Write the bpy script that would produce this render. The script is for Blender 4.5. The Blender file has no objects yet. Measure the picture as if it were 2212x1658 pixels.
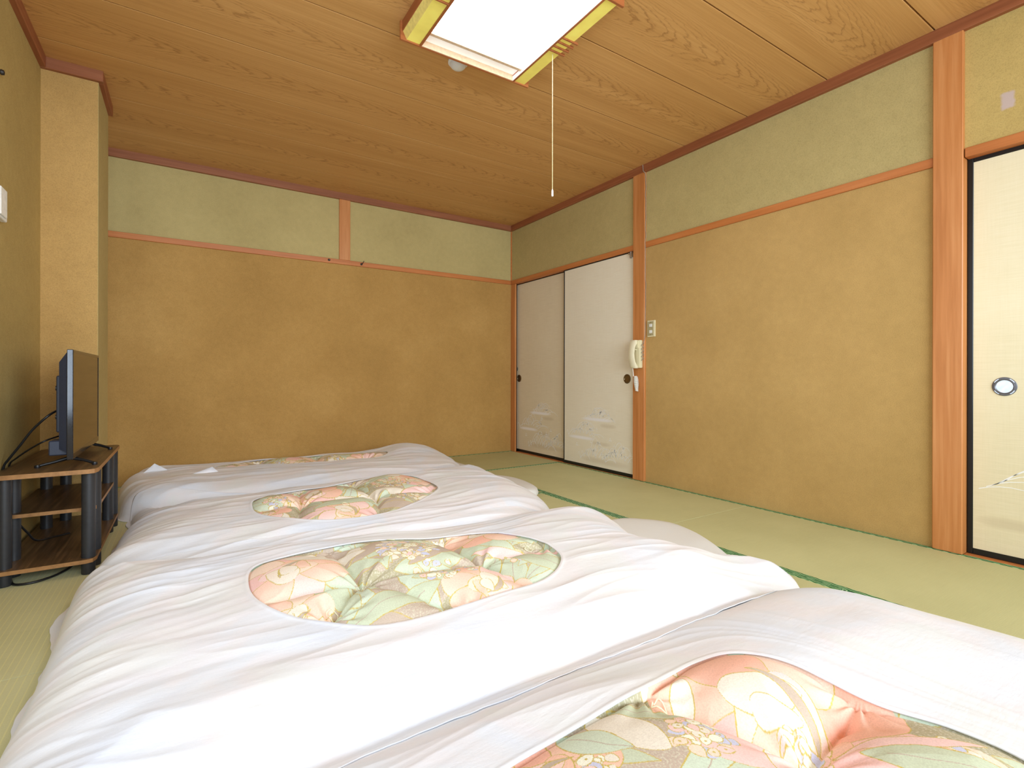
import bpy, bmesh, math, random
import numpy as np
from mathutils import Vector, Matrix

# ------------------------------------------------------------------ camera, world, light, exposure
PSI = math.radians(32.95)
cam_d = bpy.data.cameras.new('camera')
cam = bpy.data.objects.new('camera', cam_d)
bpy.context.scene.collection.objects.link(cam)
cam.location = (0, 0, 0.784)
cam_d.sensor_width = 36.0
cam_d.lens = 36.0 * 1089.0 / 2212.0
cam_d.shift_y = -15.5 / 2212.0
cam_d.clip_start = 0.02
M = Matrix.Rotation(-PSI, 4, 'Z') @ Matrix.Rotation(math.radians(90), 4, 'X') @ Matrix.Rotation(math.radians(0.12), 4, 'Z')
cam.matrix_world = Matrix.Translation((0, 0, 0.784)) @ M
scene = bpy.context.scene
scene.camera = cam

world = bpy.data.worlds.new('world')
scene.world = world
world.use_nodes = True
wb = world.node_tree.nodes['Background']
wb.inputs[0].default_value = (0.80, 0.90, 1.0, 1)
wb.inputs[1].default_value = 1.0

def area(name, loc, rot, sx, sy, power, col):
    l = bpy.data.lights.new(name, 'AREA')
    l.shape = 'RECTANGLE'; l.size = sx; l.size_y = sy; l.energy = power; l.color = col
    o = bpy.data.objects.new(name, l)
    o.location = loc; o.rotation_euler = rot
    scene.collection.objects.link(o)
    return o
# daylight coming in through the wide window of the left wall, beside the camera
area('window_daylight', (-0.70, 0.55, 1.28), (0, math.radians(-90), 0), 1.55, 2.7, 24.0, (0.74, 0.87, 1.0))
# bright sky seen through the rear window, standing well outside the room
area('rear_window_daylight', (1.15, -3.40, 1.70), (math.radians(90), 0, 0), 6.0, 3.0, 640.0, (0.77, 0.885, 1.0))
LAMP_STRENGTH = 10.0

scene.view_settings.view_transform = 'Standard'
scene.view_settings.look = 'None'
scene.view_settings.gamma = 1.0
scene.view_settings.exposure = -0.05
scene.view_settings.use_curve_mapping = False

# ------------------------------------------------------------------ helpers
COL = scene.collection
def link(name, me, mat=None, parent=None, loc=None):
    o = bpy.data.objects.new(name, me)
    COL.objects.link(o)
    if mat is not None:
        me.materials.clear(); me.materials.append(mat)
    if parent is not None: o.parent = parent
    if loc is not None: o.location = loc
    return o
def tag(o, label=None, cat=None, group=None, kind=None):
    if label: o['label'] = label
    if cat: o['category'] = cat
    if group: o['group'] = group
    if kind: o['kind'] = kind
    return o
def empty(name, loc=(0, 0, 0)):
    o = bpy.data.objects.new(name, None)
    o.location = loc; o.empty_display_size = 0.05
    COL.objects.link(o)
    return o
def np_mesh(name, V, Fq, smooth=True):
    V = np.asarray(V, dtype=np.float32); Fq = np.asarray(Fq, dtype=np.int32)
    me = bpy.data.meshes.new(name)
    me.vertices.add(len(V)); me.vertices.foreach_set('co', V.ravel())
    k = Fq.shape[1]
    me.loops.add(Fq.size); me.loops.foreach_set('vertex_index', Fq.ravel())
    me.polygons.add(len(Fq))
    me.polygons.foreach_set('loop_start', np.arange(len(Fq), dtype=np.int32) * k)
    me.polygons.foreach_set('use_smooth', np.full(len(Fq), smooth))
    me.update(calc_edges=True); me.validate()
    return me
def grid_faces(nu, nv, wrap_u=False):
    iu = np.arange(nu if wrap_u else nu - 1); iv = np.arange(nv - 1)
    U, Vv = np.meshgrid(iu, iv, indexing='ij')
    U2 = (U + 1) % nu
    return np.stack([U * nv + Vv, U2 * nv + Vv, U2 * nv + Vv + 1, U * nv + Vv + 1], -1).reshape(-1, 4)
def bm_mesh(name, bm, smooth=False, angle=None):
    me = bpy.data.meshes.new(name)
    bmesh.ops.recalc_face_normals(bm, faces=bm.faces)
    bm.to_mesh(me); bm.free()
    if smooth:
        me.polygons.foreach_set('use_smooth', [True] * len(me.polygons))
        if angle:
            me.set_sharp_from_angle(angle=math.radians(angle))
    return me
def add_box(bm, lo, hi, bev=0.0, seg=1):
    r = bmesh.ops.create_cube(bm, size=1.0)
    vs = r['verts']
    c = [(a + b) / 2 for a, b in zip(lo, hi)]; s = [abs(b - a) for a, b in zip(lo, hi)]
    for v in vs: v.co = Vector((c[0] + v.co.x * s[0], c[1] + v.co.y * s[1], c[2] + v.co.z * s[2]))
    if bev > 0:
        es = list({e for v in vs for e in v.link_edges})
        bmesh.ops.bevel(bm, geom=es, offset=bev, segments=seg, affect='EDGES', profile=0.5)
def box(name, lo, hi, mat, parent=None, bev=0.002, seg=1):
    bm = bmesh.new(); add_box(bm, lo, hi, bev, seg)
    return link(name, bm_mesh(name, bm), mat, parent)
def struct(name, lo, hi, mat, bev=0.0, parent=None):
    o = box(name, lo, hi, mat, parent, bev)
    if parent is None: o['kind'] = 'structure'
    return o
def tube_mesh(name, pts, r, seg=8, closed=False, cap=True, radii=None):
    P = [Vector(p) for p in pts]; n = len(P)
    bm = bmesh.new(); rings = []
    up = None
    for i in range(n):
        a = P[max(0, i - 1)]; b = P[min(n - 1, i + 1)]
        t = (b - a).normalized()
        if up is None:
            up = Vector((0, 0, 1)) if abs(t.z) < 0.9 else Vector((1, 0, 0))
        x = t.cross(up).normalized(); y = x.cross(t).normalized(); up = y
        rr = radii[i] if radii else r
        rings.append([bm.verts.new(P[i] + rr * (math.cos(k * 2 * math.pi / seg) * x + math.sin(k * 2 * math.pi / seg) * y)) for k in range(seg)])
    for i in range(n - 1):
        for k in range(seg):
            bm.faces.new((rings[i][k], rings[i][(k + 1) % seg], rings[i + 1][(k + 1) % seg], rings[i + 1][k]))
    if cap:
        bm.faces.new(rings[0]); bm.faces.new(rings[-1])
    return bm_mesh(name, bm, True, 50)
def tube(name, pts, r, mat, parent=None, seg=8, radii=None):
    return link(name, tube_mesh(name, pts, r, seg, radii=radii), mat, parent)
def spline(pts, n, closed=False):
    P = np.array(pts, dtype=float); m = len(P); out = []
    segs = m if closed else m - 1
    for i in range(segs):
        if closed: p0, p1, p2, p3 = P[(i - 1) % m], P[i], P[(i + 1) % m], P[(i + 2) % m]
        else: p0, p1, p2, p3 = P[max(i - 1, 0)], P[i], P[i + 1], P[min(i + 2, m - 1)]
        for t in np.linspace(0, 1, 12, endpoint=False):
            out.append(0.5 * ((2 * p1) + (-p0 + p2) * t + (2 * p0 - 5 * p1 + 4 * p2 - p3) * t * t + (-p0 + 3 * p1 - 3 * p2 + p3) * t ** 3))
    if not closed: out.append(P[-1])
    out = np.array(out)
    Q = np.vstack([out, out[:1]]) if closed else out
    L = np.concatenate([[0], np.cumsum(np.linalg.norm(np.diff(Q, axis=0), axis=1))])
    s = np.linspace(0, L[-1], n, endpoint=not closed)
    return np.stack([np.interp(s, L, Q[:, k]) for k in range(Q.shape[1])], -1)
def lathe_mesh(name, prof, seg=32, axis='z'):
    bm = bmesh.new(); rings = []
    for (r, h) in prof:
        ring = []
        for k in range(seg):
            a = 2 * math.pi * k / seg
            p = (r * math.cos(a), r * math.sin(a), h)
            if axis == 'x': p = (h, r * math.cos(a), r * math.sin(a))
            ring.append(bm.verts.new(p))
        rings.append(ring)
    for i in range(len(rings) - 1):
        for k in range(seg):
            bm.faces.new((rings[i][k], rings[i][(k + 1) % seg], rings[i + 1][(k + 1) % seg], rings[i + 1][k]))
    bm.faces.new(rings[0]); bm.faces.new(rings[-1])
    return bm_mesh(name, bm, True, 40)

# ------------------------------------------------------------------ materials
def srgb(r, g, b):
    f = lambda c: (c / 255 / 12.92) if c / 255 <= 0.04045 else ((c / 255 + 0.055) / 1.055) ** 2.4
    return (f(r), f(g), f(b), 1)
class NT:
    def __init__(s, name):
        s.m = bpy.data.materials.new(name); s.m.use_nodes = True
        s.t = s.m.node_tree; s.b = s.t.nodes['Principled BSDF']
    def n(s, typ, **kw):
        nd = s.t.nodes.new(typ)
        for k, v in kw.items(): setattr(nd, k, v)
        return nd
    def l(s, a, b): s.t.links.new(a, b)
    def coord(s, scale=(1, 1, 1), kind='Object', loc=(0, 0, 0), rot=(0, 0, 0)):
        tc = s.n('ShaderNodeTexCoord'); mp = s.n('ShaderNodeMapping')
        mp.inputs['Scale'].default_value = scale; mp.inputs['Location'].default_value = loc; mp.inputs['Rotation'].default_value = rot
        s.l(tc.outputs[kind], mp.inputs['Vector']); return mp.outputs[0]
    def noise(s, vec, scale, detail=4, rough=0.55, dist=0.0):
        nd = s.n('ShaderNodeTexNoise'); nd.inputs['Scale'].default_value = scale
        nd.inputs['Detail'].default_value = detail; nd.inputs['Roughness'].default_value = rough
        nd.inputs['Distortion'].default_value = dist
        if vec is not None: s.l(vec, nd.inputs['Vector'])
        return nd.outputs['Fac']
    def ramp(s, fac, stops):
        nd = s.n('ShaderNodeValToRGB'); cr = nd.color_ramp
        while len(cr.elements) < len(stops): cr.elements.new(0.5)
        for e, (p, c) in zip(cr.elements, stops): e.position = p; e.color = c
        s.l(fac, nd.inputs[0]); return nd.outputs[0]
    def math(s, op, a, b=None, c=None, clamp=False):
        nd = s.n('ShaderNodeMath', operation=op); nd.use_clamp = clamp
        for i, v in enumerate([a, b, c]):
            if v is None: continue
            if isinstance(v, (int, float)): nd.inputs[i].default_value = v
            else: s.l(v, nd.inputs[i])
        return nd.outputs[0]
    def mix(s, fac, a, b, mode='MIX'):
        nd = s.n('ShaderNodeMix', data_type='RGBA', blend_type=mode)
        for i, v in ((0, fac), (6, a), (7, b)):
            if isinstance(v, (int, float)): nd.inputs[i].default_value = v
            elif isinstance(v, tuple): nd.inputs[i].default_value = v
            else: s.l(v, nd.inputs[i])
        return nd.outputs[2]
    def bump(s, h, strength=0.2, dist=0.002):
        nd = s.n('ShaderNodeBump'); nd.inputs['Strength'].default_value = strength; nd.inputs['Distance'].default_value = dist
        s.l(h, nd.inputs['Height']); s.l(nd.outputs[0], s.b.inputs['Normal'])
    def set(s, color=None, rough=0.6, metal=0.0, spec=0.5, sheen=0.0):
        if color is not None:
            if isinstance(color, tuple): s.b.inputs['Base Color'].default_value = color
            else: s.l(color, s.b.inputs['Base Color'])
        s.b.inputs['Roughness'].default_value = rough; s.b.inputs['Metallic'].default_value = metal
        s.b.inputs['Specular IOR Level'].default_value = spec
        if sheen: s.b.inputs['Sheen Weight'].default_value = sheen
        return s.m

def plaster(name, c1, c2, c3, patch=None):
    t = NT(name); v = t.coord()
    big = t.noise(v, 1.6, 5, 0.6); fine = t.noise(v, 260, 2, 0.6); mid = t.noise(v, 26, 4, 0.6)
    base = t.ramp(big, [(0.32, c1), (0.5, c2), (0.68, c3)])
    sp = t.ramp(fine, [(0.30, (0.72, 0.70, 0.66, 1)), (0.5, (1, 1, 1, 1)), (0.72, (1.12, 1.12, 1.1, 1))])
    col = t.mix(0.55, base, sp, 'MULTIPLY')
    md = t.ramp(mid, [(0.3, (0.93, 0.93, 0.92, 1)), (0.7, (1.05, 1.05, 1.05, 1))])
    col = t.mix(0.7, col, md, 'MULTIPLY')
    if patch:   # (y0,y1,z0,z1,colour): a repaired square of other plaster
        y0, y1, z0, z1, pc = patch
        tc = t.n('ShaderNodeTexCoord'); sx = t.n('ShaderNodeSeparateXYZ'); t.l(tc.outputs['Object'], sx.inputs[0])
        wob = t.math('MULTIPLY', t.math('SUBTRACT', t.noise(v, 40, 3), 0.5), 0.016)
        def soft(a, cc, h):
            d = t.math('ABSOLUTE', t.math('SUBTRACT', t.math('ADD', a, wob), cc))
            return t.math('MULTIPLY', t.math('SUBTRACT', h, d), 110.0, clamp=True)
        m = t.math('MULTIPLY', soft(sx.outputs['Y'], (y0 + y1) / 2, (y1 - y0) / 2), soft(sx.outputs['Z'], (z0 + z1) / 2, (z1 - z0) / 2))
        col = t.mix(m, col, pc)
    h = t.math('ADD', t.math('MULTIPLY', fine, 0.5), mid)
    t.bump(h, 0.35, 0.0012)
    return t.set(col, 0.95, 0, 0.15)

M_WALL_R = plaster('plaster_right', srgb(186, 152, 94), srgb(193, 158, 99), srgb(200, 165, 105))
M_WALL_B = plaster('plaster_back', srgb(176, 137, 78), srgb(184, 144, 83), srgb(192, 152, 90))
M_WALL_L = plaster('plaster_left', srgb(178, 154, 96), srgb(184, 160, 101), srgb(190, 166, 106))  # greener than the column: cooler light cast put into the plaster colour
M_UPPER = plaster('plaster_upper', srgb(184, 166, 112), srgb(190, 172, 117), srgb(196, 178, 122))
M_UPPER_P = plaster('plaster_upper_patched', srgb(188, 162, 98), srgb(194, 168, 104), srgb(200, 174, 110),
                    patch=(0.622, 0.672, 1.912, 1.99, srgb(198, 178, 168)))

def wood(name, dark, mid, light, along='z', rough=0.42, scale=1.0, spec=0.4):
    t = NT(name)
    sc = {'x': (1.2, 30, 30), 'y': (30, 1.2, 30), 'z': (30, 30, 1.2)}[along]
    v = t.coord(tuple(s * scale for s in sc))
    lo = t.coord({'x': (.7, 5, 5), 'y': (5, .7, 5), 'z': (5, 5, .7)}[along])
    a = t.noise(v, 1.6, 6, 0.6, 0.3); b = t.noise(lo, 1.4, 3)
    f = t.math('ADD', t.math('MULTIPLY', a, 0.6), t.math('MULTIPLY', b, 0.4))
    col = t.ramp(f, [(0.36, dark), (0.5, mid), (0.64, light)])
    t.bump(a, 0.06, 0.001)
    return t.set(col, rough, 0, spec)
M_PILLAR = wood('pillar_wood', srgb(186, 118, 62), srgb(200, 131, 74), srgb(212, 147, 90), 'z', 0.38)
M_PILLAR_SIDE = M_PILLAR
M_TRIM_X = wood('trim_wood_x', srgb(184, 110, 56), srgb(196, 121, 65), srgb(208, 134, 76), 'x')
M_TRIM_Y = wood('trim_wood_y', srgb(184, 110, 56), srgb(196, 121, 65), srgb(208, 134, 76), 'y')
M_CROWN_X = wood('crown_wood_x', srgb(136, 82, 52), srgb(150, 92, 60), srgb(166, 108, 74), 'x', 0.5)
M_CROWN_Y = wood('crown_wood_y', srgb(136, 78, 46), srgb(150, 88, 54), srgb(166, 102, 66), 'y', 0.5)
M_LAMP_WOOD = wood('lamp_wood', srgb(150, 84, 42), srgb(172, 100, 54), srgb(190, 118, 68), 'x', 0.45)
M_STAND = wood('walnut_laminate', srgb(70, 52, 32), srgb(98, 74, 48), srgb(132, 102, 68), 'y', 0.38, 1.6)
M_STAND_EDGE = wood('walnut_edge', srgb(138, 98, 56), srgb(158, 114, 68), srgb(170, 124, 76), 'y', 0.5)

def ceiling_mat():
    t = NT('ceiling_board_wood')
    tc = t.n('ShaderNodeTexCoord'); oi = t.n('ShaderNodeObjectInfo')
    off = t.n('ShaderNodeCombineXYZ'); t.l(t.math('MULTIPLY', oi.outputs['Random'], 37.0), off.inputs[0]); t.l(t.math('MULTIPLY', oi.outputs['Random'], 11.0), off.inputs[2])
    add = t.n('ShaderNodeVectorMath', operation='ADD'); t.l(tc.outputs['Object'], add.inputs[0]); t.l(off.outputs[0], add.inputs[1])
    sp = t.n('ShaderNodeSeparateXYZ'); t.l(tc.outputs['Object'], sp.inputs[0])
    def mapped(s):
        mp = t.n('ShaderNodeMapping'); mp.inputs['Scale'].default_value = s; t.l(add.outputs[0], mp.inputs['Vector']); return mp.outputs[0]
    u = sp.outputs['X']; v = sp.outputs['Y']
    w1 = t.noise(mapped((1.4, 7, 1)), 1.0, 3, 0.5); w2 = t.noise(mapped((9, 46, 1)), 1.0, 3, 0.65)
    vv = t.math('ADD', v, t.math('MULTIPLY', t.math('SUBTRACT', w1, 0.5), 0.10))
    g = t.math('MULTIPLY', t.math('MULTIPLY', vv, vv), 420.0)
    ur = t.math('ADD', u, t.math('MULTIPLY', oi.outputs['Random'], 7.0))
    g = t.math('ADD', g, t.math('MULTIPLY', ur, 9.0))
    g = t.math('ADD', g, t.math('MULTIPLY', t.math('SUBTRACT', w2, 0.5), 1.6))
    g = t.math('ADD', g, t.math('MULTIPLY', t.math('SUBTRACT', w1, 0.5), 5.0))
    fr = t.math('FRACT', g)
    line = t.ramp(fr, [(0.0, (1, 1, 1, 1)), (0.10, (0.25, .25, .25, 1)), (0.3, (0, 0, 0, 1)), (0.86, (0, 0, 0, 1)), (1.0, (1, 1, 1, 1))])
    # lines strongest in the middle of the board
    av = t.math('ABSOLUTE', v)
    cen = t.math('SUBTRACT', 1.0, t.math('MULTIPLY', av, 5.2), clamp=True)
    amt = t.math('MULTIPLY', t.math('ADD', t.math('MULTIPLY', cen, 0.62), 0.05), t.math('ADD', t.noise(mapped((2, 9, 1)), 1.0, 3), 0.25))
    lm = t.math('MULTIPLY', line, amt, clamp=True)
    st = t.noise(mapped((1.2, 90, 1)), 1.0, 5, 0.65); bt = t.noise(mapped((.6, 9, 1)), 1.0, 3)
    f = t.math('ADD', t.math('MULTIPLY', st, 0.55), t.math('MULTIPLY', bt, 0.45))
    base = t.ramp(f, [(0.34, srgb(196, 146, 84)), (0.5, srgb(207, 157, 94)), (0.66, srgb(218, 169, 106))])
    col = t.mix(lm, base, srgb(130, 80, 32))
    t.bump(st, 0.05, 0.001)
    return t.set(col, 0.5, 0, 0.3)
M_CEIL = ceiling_mat()

def tatami_mat(name, axis, c1, c2, c3, rib=0.25):
    t = NT(name)
    fine = (420, 6, 1) if axis == 'x' else (6, 420, 1)      # rush runs across the short side
    rs = (6, 420, 1) if axis == 'y' else (420, 6, 1)
    a = t.noise(t.coord(rs), 1.0, 2, 0.6)
    b = t.noise(t.coord(), 2.2, 4, 0.6); c = t.noise(t.coord(), 380, 2, 0.5)
    f = t.math('ADD', t.math('ADD', t.math('MULTIPLY', a, 0.25), t.math('MULTIPLY', b, 0.5)), t.math('MULTIPLY', c, 0.25))
    base = t.ramp(f, [(0.36, c1), (0.5, c2), (0.66, c3)])
    # ribs of the weave, parallel to the long edge
    tc = t.n('ShaderNodeTexCoord'); sp = t.n('ShaderNodeSeparateXYZ'); t.l(tc.outputs['Object'], sp.inputs[0])
    co = sp.outputs['X'] if axis == 'y' else sp.outputs['Y']
    fr = t.math('FRACT', t.math('MULTIPLY', co, 1 / 0.0165))
    ln = t.ramp(fr, [(0.0, (1, 1, 1, 1)), (0.14, (0, 0, 0, 1)), (0.86, (0, 0, 0, 1)), (1.0, (1, 1, 1, 1))])
    nz = t.math('ADD', t.math('MULTIPLY', c, 0.8), 0.45)
    col = t.mix(t.math('MULTIPLY', t.math('MULTIPLY', ln, nz), rib, clamp=True), base, srgb(222, 218, 158))
    hh = t.math('ADD', t.math('MULTIPLY', ln, -0.8), a)
    t.bump(hh, 0.25, 0.0012)
    return t.set(col, 0.62, 0, 0.35)
M_TAT_Y = tatami_mat('tatami_rush_y', 'y', srgb(192, 190, 138), srgb(200, 198, 146), srgb(208, 206, 154), 0.0)
M_TAT_X = tatami_mat('tatami_rush_x', 'x', srgb(184, 180, 128), srgb(192, 188, 136), srgb(200, 196, 144), 0.0)
M_TAT_L = tatami_mat('tatami_rush_left', 'y', srgb(196, 195, 148), srgb(204, 203, 158), srgb(212, 211, 166), 0.9)

def heri_mat(axis):
    t = NT('tatami_border_' + axis)
    tc = t.n('ShaderNodeTexCoord'); sp = t.n('ShaderNodeSeparateXYZ'); t.l(tc.outputs['Object'], sp.inputs[0])
    u = sp.outputs['Y'] if axis == 'y' else sp.outputs['X']; v = sp.outputs['X'] if axis == 'y' else sp.outputs['Y']
    w = t.math('SINE', t.math('MULTIPLY', u, 110.0))
    p = t.math('SINE', t.math('ADD', t.math('MULTIPLY', v, 480.0), t.math('MULTIPLY', w, 1.7)))
    n = t.noise(t.coord(), 120, 3)
    q = t.math('ADD', p, t.math('MULTIPLY', t.math('SUBTRACT', n, 0.5), 1.6))
    col = t.ramp(t.math('MULTIPLY_ADD', q, 0.5, 0.5), [(0.3, srgb(26, 92, 50)), (0.58, srgb(56, 134, 80)), (0.70, srgb(120, 178, 124)), (0.95, srgb(170, 204, 152))])
    return t.set(col, 0.55, 0, 0.4)
M_HERI_Y = heri_mat('y'); M_HERI_X = heri_mat('x')

def cloth_mat():
    t = NT('white_cotton_cover')
    a = t.noise(t.coord(), 3.2, 3, 0.5, 0.6); b = t.noise(t.coord((1.5, 3, 1), loc=(7, 3, 1)), 2.2, 3, 0.5)
    tint = t.ramp(a, [(0.33, srgb(219, 225, 237)), (0.47, srgb(226, 229, 234)), (0.56, srgb(232, 226, 226)), (0.66, srgb(229, 229, 224))])
    col = t.mix(0.35, tint, t.ramp(b, [(0.4, srgb(227, 230, 237)), (0.6, srgb(235, 231, 230))]), 'MIX')
    w = t.n('ShaderNodeTexWave'); w.inputs['Scale'].default_value = 420; t.l(t.coord(), w.inputs['Vector'])
    c = t.noise(t.coord((1, 3.0, 1)), 26, 4, 0.6)
    t.bump(c, 0.35, 0.003)
    t.set(col, 0.85, 0, 0.2, 0.15)
    return t.m
M_CLOTH = cloth_mat()
def sheet_mat():
    t = NT('white_sheet')
    c = t.noise(t.coord(), 14, 4, 0.6); t.bump(c, 0.3, 0.004)
    return t.set(srgb(226, 225, 220), 0.85, 0, 0.2)
M_SHEET = sheet_mat()

def floral_mat():
    t = NT('floral_print_cotton')
    at = t.n('ShaderNodeAttribute'); at.attribute_name = 'print'
    n = t.noise(t.coord(), 330, 3, 0.6); n2 = t.noise(t.coord(), 60, 3, 0.7)
    gr = t.ramp(n, [(0.35, (0.86, 0.84, 0.82, 1)), (0.55, (1, 1, 1, 1)), (0.7, (1.08, 1.08, 1.06, 1))])
    col = t.mix(0.7, at.outputs['Color'], gr, 'MULTIPLY')
    t.bump(n2, 0.2, 0.002)
    return t.set(col, 0.8, 0, 0.2)
M_FLORAL = floral_mat()

def simple(name, col, rough=0.5, metal=0.0, spec=0.5, nscale=60, namt=0.12):
    t = NT(name); n = t.noise(t.coord(), nscale, 3)
    k = tuple(c * (1 - namt) for c in col[:3]) + (1,)
    k2 = tuple(min(1, c * (1 + namt)) for c in col[:3]) + (1,)
    return t.set(t.ramp(n, [(0.3, k), (0.7, k2)]), rough, metal, spec)
M_LACQ = simple('black_lacquer', srgb(26, 24, 22), 0.32, 0, 0.4)
M_BLACK_POST = simple('black_plastic_post', srgb(44, 45, 48), 0.38, 0, 0.5)
M_TVBACK = simple('tv_shell_plastic', srgb(44, 50, 66), 0.5, 0, 0.4, 200)
M_TVEDGE = simple('tv_gloss_bezel', srgb(40, 42, 48), 0.12, 0.3, 0.7)
M_SCREEN = simple('tv_screen_glass', srgb(38, 28, 16), 0.06, 0.0, 1.0, 5, 0.02)
M_CHROME = simple('chrome', srgb(190, 190, 195), 0.15, 1.0)
M_CABLE = simple('black_cable', srgb(24, 24, 26), 0.4)
M_IVORY = simple('ivory_plastic', srgb(226, 216, 176), 0.42, 0, 0.45, 20, 0.03)
M_IVORY2 = simple('ivory_plastic_pale', srgb(234, 226, 194), 0.42, 0, 0.45, 20, 0.03)
M_SW_GREY = simple('beige_grey_plate', srgb(176, 164, 122), 0.5)
M_WHITE_P = simple('white_plastic', srgb(232, 232, 226), 0.45, 0, 0.4, 20, 0.02)
M_COILW = simple('white_coil_cord', srgb(236, 234, 224), 0.5, 0, 0.4, 20, 0.02)
M_BRASS = simple('aged_bronze', srgb(128, 112, 84), 0.3, 0.85)
M_PEWTER = simple('dark_pewter_ring', srgb(112, 112, 116), 0.38, 0.5)
M_CUP = simple('polished_handle_cup', srgb(214, 220, 230), 0.22, 0.9)
M_GREYCABLE = simple('grey_cable', srgb(150, 146, 132), 0.6)
M_PRINT = simple('white_ink_print', srgb(255, 254, 250), 0.9, 0, 0.1, 60, 0.02)
M_STRING = simple('cream_string', srgb(238, 232, 200), 0.8, 0, 0.2)
M_DARKSCREW = simple('dark_screw', srgb(40, 34, 28), 0.5)
M_CORD = simple('lamp_cord', srgb(226, 214, 160), 0.6)
M_SUB = simple('subfloor', srgb(90, 80, 60), 0.9)

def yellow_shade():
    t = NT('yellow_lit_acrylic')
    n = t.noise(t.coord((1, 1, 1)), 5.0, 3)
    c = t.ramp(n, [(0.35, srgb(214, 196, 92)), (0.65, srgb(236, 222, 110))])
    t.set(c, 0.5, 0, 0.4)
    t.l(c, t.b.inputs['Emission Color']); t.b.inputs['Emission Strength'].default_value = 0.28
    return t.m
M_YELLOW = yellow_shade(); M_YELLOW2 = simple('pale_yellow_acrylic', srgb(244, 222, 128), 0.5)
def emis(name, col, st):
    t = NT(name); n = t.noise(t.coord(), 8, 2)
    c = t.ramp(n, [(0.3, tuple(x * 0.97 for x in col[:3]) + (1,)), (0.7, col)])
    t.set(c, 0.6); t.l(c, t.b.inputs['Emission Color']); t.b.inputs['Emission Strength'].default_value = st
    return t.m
M_DIFF = emis('lit_diffuser', (1.0, 0.985, 0.96, 1), LAMP_STRENGTH)
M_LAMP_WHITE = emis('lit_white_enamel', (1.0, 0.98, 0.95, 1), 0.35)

def fusuma(name, c1, c2, c3, bars, smud):
    t = NT(name)
    h = t.noise(t.coord((1, 6, 150)), 1.4, 4, 0.6); vv = t.noise(t.coord((1, 110, 5)), 1.4, 3, 0.6)
    big = t.noise(t.coord(), 1.5, 3)
    f = t.math('ADD', t.math('ADD', t.math('MULTIPLY', h, 0.45), t.math('MULTIPLY', vv, 0.2)), t.math('MULTIPLY', big, 0.35))
    col = t.ramp(f, [(0.36, c1), (0.5, c2), (0.64, c3)])
    tc = t.n('ShaderNodeTexCoord'); sp = t.n('ShaderNodeSeparateXYZ'); t.l(tc.outputs['Object'], sp.inputs[0])
    Y = sp.outputs['Y']; Z = sp.outputs['Z']
    def blob(cy, cz, hy, hz, colr, a):
        nonlocal col
        dy = t.math('POWER', t.math('ABSOLUTE', t.math('DIVIDE', t.math('SUBTRACT', Y, cy), hy)), 4.0)
        dz = t.math('POWER', t.math('ABSOLUTE', t.math('DIVIDE', t.math('SUBTRACT', Z, cz), hz)), 2.0)
        e = t.math('SUBTRACT', 1.0, t.math('ADD', dy, dz), clamp=True)
        col = t.mix(t.math('MULTIPLY', e, a), col, colr)
    for b in smud: blob(*b, srgb(180, 158, 122), 0.30)
    for b in bars: blob(*b, srgb(252, 250, 252), 0.85)
    t.bump(h, 0.1, 0.0006)
    return t.set(col, 0.8, 0, 0.2)

# ------------------------------------------------------------------ room dimensions
XL, XR, YB, YR, ZC = -0.609, 2.90, 4.49, -1.35, 2.375
ZT0, ZT1 = 1.757, 1.798

# --- floor with tatami mats
fl = struct('floor', (XL - 0.9, YR - 0.05, -0.10), (XR + 0.18, YB + 0.1, -0.055), M_SUB)
def tatami(x0, x1, y0, y1, axis, mat):
    g = 0.0015
    o = box('tatami_mat', (x0 + g, y0 + g, -0.055), (x1 - g, y1 - g, 0.0), mat, fl, 0.0004)
    hm = M_HERI_Y if axis == 'y' else M_HERI_X
    w = 0.026
    if axis == 'y':
        e = [((x0 + g, y0 + g), (x0 + w, y1 - g)), ((x1 - w, y0 + g), (x1 - g, y1 - g))]
    else:
        e = [((x0 + g, y0 + g), (x1 - g, y0 + w)), ((x0 + g, y1 - w), (x1 - g, y1 - g))]
    for a, b in e:
        box('cloth_border', (a[0], a[1], -0.01), (b[0], b[1], 0.0016), hm, o, 0.0006)
X1, X2, X3 = 0.285, 1.165, 2.045
tatami(1.165, XR, 3.64, YB, 'x', M_TAT_X); tatami(XL, 1.165, 3.64, YB, 'x', M_TAT_X)
tatami(X3, XR, 1.80, 3.64, 'y', M_TAT_Y); tatami(X3, XR, -0.04, 1.80, 'y', M_TAT_Y)
tatami(XL + 0.01, X1, 1.80, 3.64, 'y', M_TAT_L); tatami(XL + 0.01, X1, -0.04, 1.80, 'y', M_TAT_L)
tatami(X1, X3, 2.745, 3.64, 'x', M_TAT_X); tatami(X1, X2, 0.90, 2.745, 'y', M_TAT_Y); tatami(X2, X3, 0.90, 2.745, 'y', M_TAT_Y)
tatami(X1, X3, -0.04, 0.90, 'x', M_TAT_X)
tatami(XL + 0.01, 1.165, YR, -0.04, 'x', M_TAT_X); tatami(1.165, XR, YR, -0.04, 'x', M_TAT_X)

# --- ceiling: each board a piece of its own
ce = struct('ceiling', (XL - 0.9, YR - 0.05, ZC + 0.014), (XR + 0.12, YB + 0.1, ZC + 0.06), simple('ceiling_backing', srgb(70, 42, 18), 0.9))
seams = [YR - 0.02, -0.96, -0.50, -0.04, 0.42, 0.887, 1.349, 1.806, 2.27, 2.735, 3.195, 3.655, 4.115, YB + 0.05]
for a, b in zip(seams[:-1], seams[1:]):
    o = box('ceiling_board', (-2.3, -(b - a) / 2 + 0.0034, -0.006), (2.3, (b - a) / 2 - 0.0034, 0.008), M_CEIL, ce, 0.0008)
    # boards hang level; their grain is laid out about the board's own centre
    o.location = (1.0, (a + b) / 2, ZC + 0.006)

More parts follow.
